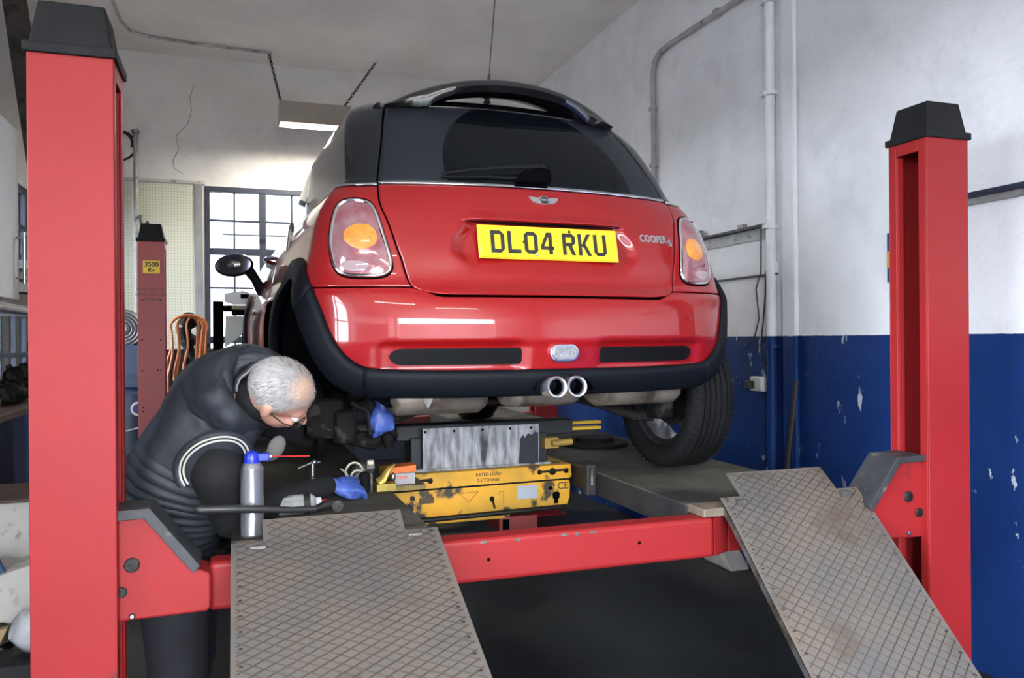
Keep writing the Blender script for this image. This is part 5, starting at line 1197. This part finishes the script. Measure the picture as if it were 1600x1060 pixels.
G().ball((.535, 2.91, DZ+.050), (.010, .010, .018)).build('bright_end', M['steel'], t, smooth=True)
t.location.y += .12; t.location.x += .02
gt = thing('yellow_tray', 'narrow yellow steel ledge between runway and jacking beam', 'tray', (.60, 3.2, -.58))
G().box((.545, 3.12, -.583), (.70, 3.30, -.566)).box((.545, 3.12, -.60), (.56, 3.30, -.583)).build('ledge', mat('tray_yellow', (.25, .18, .04), .5, var=.5, scale=20), gt)
t = thing('parts_box', 'small orange and white cardboard parts box on the yellow ledge', 'box', (.615, 3.18, -.566))
G().box((.575, 3.15, -.566), (.665, 3.22, -.522)).build('carton', mat('carton_white', (.45, .44, .44), .7, var=.2), t, bevel=.002)
G().prism([(.555, -.522), (.668, -.518), (.668, -.490), (.556, -.498)], 'y', 3.145, 3.225).build('orange_lid', mat('carton_orange', (.75, .17, .03), .6), t, bevel=.002)
text('lettering', 'TRW', (.612, 3.1492, -.540), .020, mat('print_orange', (.70, .15, .04), .5), t, off=.0006)
# black socket tool in the lower hand, wrench in the upper
tk = G().tube([(.440, 2.93, -.545), (.432, 2.92, -.49)], [.016, .021], 12).ball((.432, 2.92, -.49), .022); tag(tk.build('socket_wrench', M['grime'], smooth=True), 'black ratchet tool gripped in the lower gloved hand', 'tool')
tk = G().tube([(.51, 2.89, -.345), (.515, 2.885, -.385)], [.022, .016], 12).ball((.512, 2.888, -.35), .024); tag(tk.build('socket_wrench', M['grime'], smooth=True), 'black fitting held in the upper gloved hand below the silencer', 'tool')
# ================================================================ FAR LEFT CORNER
def obj1(g, name, mt, label, cat, **k): return tag(g.build(name, mt, **k), label, cat)
# pipe, loop and workshop kit along the back wall
pipe_run('downpipe', [(-.862, YB-.06, 1.95), (-.862, YB-.06, .2), (-.84, YB-.07, -.05)], .020, M['pipe_grey'], 'thin grey vertical pipe on the back wall left of the far post', 'pipe', [((-.862, YB-.06, 1.93), (0, 0, 1)), ((-.862, YB-.06, .95), (0, 0, 1))])
c_ = V((-1.02, YB-.03, 1.80)); obj1(G().tube([c_+V((.16*cos(a), -.01, .14*sin(a))) for a in [2*pi*k/28 for k in range(28)]], .010, 8, closed=True).tube([c_+V((.14*cos(a)-.01, -.025, .11*sin(a)+.02)) for a in [R(-20)+R(220)*k/16 for k in range(17)]], .009, 8), 'coiled_cable', M['cable'], 'loop of black cable hanging on the back wall', 'cable', smooth=True)
obj1(G().tube([(-.82, YB-.06, 1.16), (-.74, 7.2, 1.02), (-.66, 6.6, .86), (-.60, 6.34, .86)], .012, 8), 'power_cable', M['cable'], 'black cable entering the top of the far post', 'cable', smooth=True)
t = thing('air_compressor', 'dark blue upright tank compressor with round fan guard', 'compressor', (-.80, 7.15, FZ))
G().lathe([(.20, 0), (.235, .06), (.24, .10), (.24, .92), (.22, 1.0), (.15, 1.05)], (-.83, 7.2, -1.40), n=32).build('tank', M['blue_paint'], t, smooth=True)
for a_ in (.3, 2.4, 4.5): G().tube([(-.83+.17*cos(a_), 7.2+.17*sin(a_), FZ), (-.83+.17*cos(a_), 7.2+.17*sin(a_), FZ+.08)], .02, 8).build('foot', M['rubber'], t)
G().box((-1.02, 7.02, -.36), (-.70, 7.40, -.02)).build('control_box', M['blue_paint'], t, bevel=.01)
G().lathe([(.15, 0), (.155, .02), (.155, .22), (.13, .25)], (-.855, 7.35, .11), (0, -1, 0), 30).build('fan_housing', mat('motor_grey', (.04, .042, .048), .5), t, smooth=True)
g = G()
for r_ in (.04, .065, .09, .115, .14): g.tube([(-.855+r_*cos(2*pi*k/28), 7.09, .11+r_*sin(2*pi*k/28)) for k in range(28)], .004, 5, closed=True)
g.lathe([(.03, 0), (.03, .02), (.001, .022)], (-.855, 7.10, .11), (0, -1, 0), 16); g.build('fan_guard', M['pipe_grey'], t, smooth=True)
G().lathe([(.055, 0), (.055, .004)], (-.735, 6.962, -.52), (.2, -1, 0), 24).build('round_sticker', M['white_gloss'], t)
G().lathe([(.040, .0045), (.040, .006)], (-.735, 6.962, -.52), (.2, -1, 0), 24).build('sticker_ring', mat('sticker_blue', (.03, .06, .2), .4), t)
G().tube([(-1.0, 7.0, -.66), (-.85, 6.93, -.70), (-.70, 6.9, -.66), (-.62, 6.9, -.60)], .008, 6).build('air_line', M['pipe_grey'], t, smooth=True)
t = thing('hose_reel', 'bundle of orange air hose hung over a dark cast bracket', 'hose', (-.36, 6.9, -.35))
G().ball((-.36, 6.95, .17), (.07, .09, .07)).tube([(-.40, 6.95, .12), (-.38, 6.95, .0), (-.33, 6.95, -.12)], [.06, .045, .03], 10).tube([(-.44, 6.95, .10), (-.30, 6.95, .0)], [.03, .04], 10).tube([(-.38, 6.97, FZ), (-.38, 6.97, .1)], .02, 8).build('cast_bracket', M['grime'], t, smooth=True)
for k, (w_, dp, dx_) in enumerate(((.075, .62, 0), (.10, .46, .02), (.12, .34, -.01), (.06, .40, .05), (.135, .52, .01))):
    pts = []
    for i in range(25):
        a = -pi*.10 + (pi*1.20)*i/24; x_ = cos(a)*w_; z_ = sin(a)*.09
        pts.append((-.36+dx_+x_, 6.86-.012*k, .12+z_))
    side_l = [(pts[-1][0]-.01+.02*math.sin(j), pts[-1][1], pts[-1][2]-dp*j/6) for j in range(1, 7)]; side_r = [(pts[0][0]-.03*j/6, pts[0][1], pts[0][2]-dp*.8*j/6) for j in range(6, 0, -1)]
    G().tube(side_r + pts + side_l, .0095, 8).build('hose_loop', M['hose'], t, smooth=True)
t = thing('work_bench', 'long dark blue bench cupboard under the back window behind the car', 'bench', (-.2, 7.6, FZ))
G().box((-.55, 7.25, FZ), (2.3, 7.9, -.10)).build('carcass', mat('bench_blue', (.02, .028, .045), .5, var=.3), t, bevel=.01)
G().box((-.56, 7.22, -.10), (2.32, 7.92, -.06)).build('bench_top', M['grime_metal'], t, bevel=.006)
for z_ in (-.35, -.65, -.95):
    for x_ in (-.50, .25, 1.0, 1.62): G().box((x_, 7.235, z_-.12), (x_+.60, 7.25, z_+.12)).build('drawer', mat('drawer_blue', (.022, .035, .065), .45), t, bevel=.004)
G().lathe([(.06, 0), (.06, .05), (.03, .06), (.03, .16)], (-.28, 7.5, -.06), n=20).ball((-.28, 7.5, .14), .05).build('bench_tool', M['grime'], t, smooth=True)
# wheel alignment rig: black mast, arm and white target sheets
t = thing('alignment_rig', 'black wheel alignment mast with white sheets beside the front wheel', 'rig', (.05, 6.0, FZ))
q = [tuple(v) for v in ()]
G().box((-.155, 6.0, FZ), (-.085, 6.07, .285)).build('mast', M['gap_black'], t, bevel=.006)
G().box((-.36, 5.8, FZ), (.12, 6.3, FZ+.05)).build('foot', M['grime'], t, bevel=.01)
G().tube([(-.085, 6.03, .235), (-.02, 6.02, .235)], .022, 12).box((-.03, 5.99, .185), (.105, 6.04, .225)).build('arm', M['gap_black'], t, bevel=.004)
G().box((-.03, 5.985, .226), (.115, 6.045, .256)).build('arm_cover', mat('olive_cover', (.30, .31, .20), .5), t, bevel=.004)
g = G(); g.add([(-.08, 6.05, .34), (.05, 6.03, .36), (.20, 6.0, .30), (.115, 5.98, .256), (-.02, 6.0, .26), (-.075, 6.03, .28)], [(0, 1, 2, 3, 4, 5)]); g.build('target_sheet', M['white_gloss'], t, solid=.004)
g = G(); g.add([(-.07, 6.05, .18), (.10, 6.02, .18), (.075, 6.0, .08), (-.075, 6.03, -.04)], [(0, 1, 2, 3)]); g.build('target_sheet', mat('sheet_grey', (.55, .60, .58), .4), t, solid=.004)
G().box((.03, 5.985, .305), (.085, 5.99, .335)).build('dark_window', M['gap_black'], t)
g = G(); g.tube([(-.085, 6.0, -.10), (.12, 6.0, -.10)], .012, 6); g.tube([(.045, 6.0, -.10), (.045, 6.0, .06)], .010, 6)
for k in range(4): g.tube([(-.06+.03*k, 6.0, -.10), (-.05+.03*k, 6.0, -.3)], .006, 5)
g.build('clamp_frame', M['gap_black'], t)
# left wall: cupboard with bar handle, leaning timber, bench and boxes
t = thing('wall_cupboard', 'white wall cupboard with steel bar handle at the far left edge', 'cupboard', (-1.45, 5.45, .26))
G().box((XL+.002, 4.6, .27), (-1.335, 5.90, 1.36)).build('carcass', M['white_gloss'], t, bevel=.004)
G().box((-1.334, 4.62, .275), (-1.31, 5.895, 1.355)).build('door', M['white_gloss'], t, bevel=.003)
G().tube([(-1.262, 5.82, .375), (-1.262, 5.82, .70)], .010, 10).tube([(-1.31, 5.82, .41), (-1.262, 5.82, .41)], .007, 8).tube([(-1.31, 5.82, .665), (-1.262, 5.82, .665)], .007, 8).build('bar_handle', M['steel'], t, smooth=True)
t = thing('wall_shelf', 'grey steel shelf with pipe edge below the white cupboard', 'shelf', (-1.4, 5.4, .20))
G().box((XL+.002, 4.5, .195), (-1.20, 6.6, .225)).build('shelf_board', M['pipe_grey'], t, bevel=.004)
G().tube([(-1.19, 4.5, .19), (-1.19, 6.6, .19)], .022, 10).build('edge_pipe', M['pipe_grey'], t, smooth=True)
for k, (z_, h_, c__) in enumerate(((.225, .10, (.10, .06, .04)), (.34, .07, (.25, .22, .18)), (.43, .05, (.12, .11, .10)), (.50, .06, (.3, .3, .28)))):
    obj1(G().box((XL+.02, 6.12+.01*k, z_), (-1.24-.02*(k % 2), 6.5, z_+h_-.002)), 'storage_box', mat('box_tone', c__, .7, var=.3), ['brown box lowest in the stack behind the cupboard handle', 'tan flat box second from the bottom behind the cupboard handle', 'dark flat box third from the bottom behind the cupboard handle', 'pale box topmost in the stack behind the cupboard handle'][k], 'box', bevel=.004)
tb_ = G(); a_ = V((-1.36, 6.02, 2.60)); b_ = V((-1.19, 6.02, -1.42))
tb_.prism([(-1.475, 2.68), (-1.34, 2.68), (-1.16, 1.05), (-1.10, -1.44), (-1.20, -1.44), (-1.27, 1.05)], 'y', 5.98, 6.10); obj1(tb_, 'timber_brace', M['timber'], 'dark rough timber leaning up to the ceiling at the far left', 'timber', bevel=.01)
obj1(G().box((XL+.002, 4.3, -.40), (-1.12, 5.97, -.36)), 'bench_top', mat('bench_wood', (.10, .06, .045), .7, var=.4), 'dark bench top below the left window carrying engine parts', 'bench', bevel=.005)
obj1(G().box((XL+.004, 4.4, FZ), (-1.36, 5.96, -.402)), 'steel_cabinet', mat('cabinet_navy', (.020, .028, .060), .5, var=.3), 'navy blue steel cabinet below the left bench top', 'cabinet', bevel=.01)
lab = ['black alternator at the front of the parts heap', 'black pulley casting in the middle of the parts heap', 'dark pump body on top of the parts heap', 'black manifold piece at the back of the parts heap', 'pale alloy cover lying in front of the parts heap', 'dark gear housing low in the parts heap']
rnd = random.Random(11)
for k, (y_, z_, r_) in enumerate(((5.35, -.29, .085), (5.55, -.28, .09), (5.65, -.20, .08), (5.83, -.27, .10), (5.25, -.335, .05), (5.75, -.30, .08))):
    g = G(); x_ = -1.23-.02*k; g.ball((x_, y_, z_), (r_, r_*.9, r_*.75), 12, 8); 
    for j in range(6):
        a = rnd.uniform(0, 2*pi); b2 = rnd.uniform(-.4, 1); d_ = V((cos(a)*.9, sin(a)*.9, b2)).normalized(); g.tube([V((x_, y_, z_))+d_*r_*.5, V((x_, y_, z_))+d_*r_*1.15], rnd.uniform(.012, .03), 8)
    obj1(g, 'engine_part', M['grime'] if k != 4 else M['cast_pale'], lab[k], 'engine part', smooth=True)
# boxes and rubbish near the foot of the near post
t = thing('cardboard_box', 'grimy white box printed with red and blue label at lower left', 'box', (-1.02, 4.55, -1.05))
G().box((-1.30, 4.45, -1.10), (-.86, 4.85, -.76)).build('carton', M['white_card'], t, bevel=.006)
lb = G().box((-.955, 4.444, -1.02), (-.87, 4.45, -.83)).build('printed_label', mat('label_bg', (.42, .40, .36), .6), t)
G().box((-.95, 4.441, -.885), (-.87, 4.444, -.845)).build('red_band', mat('label_red', (.30, .06, .05), .6), lb); G().box((-.95, 4.441, -1.01), (-.87, 4.444, -.965)).build('blue_band', mat('label_blue', (.03, .05, .12), .6), lb)
text('lettering', 'Gr', (-.910, 4.4405, -.925), .075, M['ink'], lb, off=.002)
obj1(G().box((-1.30, 4.38, -.755), (-.86, 4.90, -.74)), 'brown_board', mat('board_brown', (.09, .05, .04), .6, var=.4), 'dark brown board lying on top of the printed box', 'board', bevel=.004)
obj1(G().box((-1.35, 4.50, FZ), (-.88, 4.95, -1.102)), 'storage_crate', mat('crate_dark', (.03, .03, .032), .7), 'dark crate standing on the floor under the printed box', 'crate', bevel=.01)
obj1(G().prism([(-1.02, -1.22), (-.955, -1.24), (-.845, -1.17), (-.845, -.98), (-.99, -1.02), (-1.05, -1.0), (-1.05, -1.19)], 'y', 4.10, 4.38), 'cardboard_box', M['white_card'], 'plain dirty white box tilted in front of the printed box', 'box', bevel=.004)
obj1(G().prism([(-1.06, -.94), (-1.01, -.90), (-.965, -1.0), (-1.06, -1.02)], 'y', 4.06, 4.09), 'blue_card', mat('card_blue', (.02, .07, .15), .6), 'dark blue card corner poking over the tilted white box', 'card')
g = G(); g.ball((-.83, 3.92, -1.22), (.075, .10, .10), 20, 14); g.v = [tuple(V(p)*1 + V((mnoise.noise(V(p)*14), mnoise.noise(V(p)*17+V((3, 0, 0))), mnoise.noise(V(p)*15)))*.03) for p in g.v]; obj1(g, 'plastic_bag', M['plastic_bag'], 'crumpled translucent plastic bag below the tilted white box', 'bag', smooth=True)
obj1(G().box((-.98, 3.80, FZ), (-.70, 4.03, -1.325)), 'storage_crate', mat('crate_black', (.012, .012, .013), .8), 'black crate on the floor holding the crumpled plastic bag', 'crate', bevel=.01)
obj1(G().prism([(-1.02, -1.20), (-.90, -1.17), (-.93, -1.24), (-1.02, -1.27)], 'y', 3.82, 3.86), 'cardboard_flap', M['brown_card'], 'tan cardboard flap beside the plastic bag', 'cardboard')
g = G(); rnd = random.Random(5)
for k in range(60):
    c_ = V((rnd.uniform(-1.15, -.72), rnd.uniform(4.06, 4.4), rnd.uniform(FZ+.01, FZ+.16))); g.obox(c_, (rnd.uniform(.03, .12), rnd.uniform(.02, .10), rnd.uniform(.004, .02)), Euler((rnd.uniform(-.6, .6), rnd.uniform(-.6, .6), rnd.uniform(0, 3))).to_matrix())
tag(g.build('litter', mat('litter_mix', (.16, .13, .09), .8, var=.8, scale=14, col2=(.02, .02, .02))), 'heap of card scraps and litter on the floor at the lower left', 'litter', kind='stuff')
obj1(G().tube([(-.06, 3.3, -1.44), (.10, 3.2, -1.36), (.16, 3.1, -1.30), (.05, 2.95, -1.30), (-.12, 3.0, -1.40), (-.2, 3.2, -1.44)], .010, 8), 'floor_hose', M['cable'], 'black hose curling on the floor beside the man', 'hose', smooth=True)
ww = G(); ww.prism([(4.30, -1.45), (4.62, -1.45), (4.60, -1.33), (4.50, -1.30), (4.40, -1.36)], 'x', XR-.16, XR-.004); obj1(ww, 'rubble_piece', M['white_card'], 'pale broken plaster lump at the foot of the right wall', 'rubble', bevel=.02)
# lettering is converted to plain meshes
dg = bpy.context.evaluated_depsgraph_get()
for o in [o for o in scene.objects if o.type == 'FONT']:
    me = bpy.data.meshes.new_from_object(o.evaluated_get(dg)); nm = o.name; o.name = 'old_text'
    n_ = bpy.data.objects.new(nm.split('.')[0], me); scene.collection.objects.link(n_); n_.parent = o.parent; n_.location = o.location; n_.rotation_euler = o.rotation_euler; n_.scale = o.scale
    bpy.data.objects.remove(o)
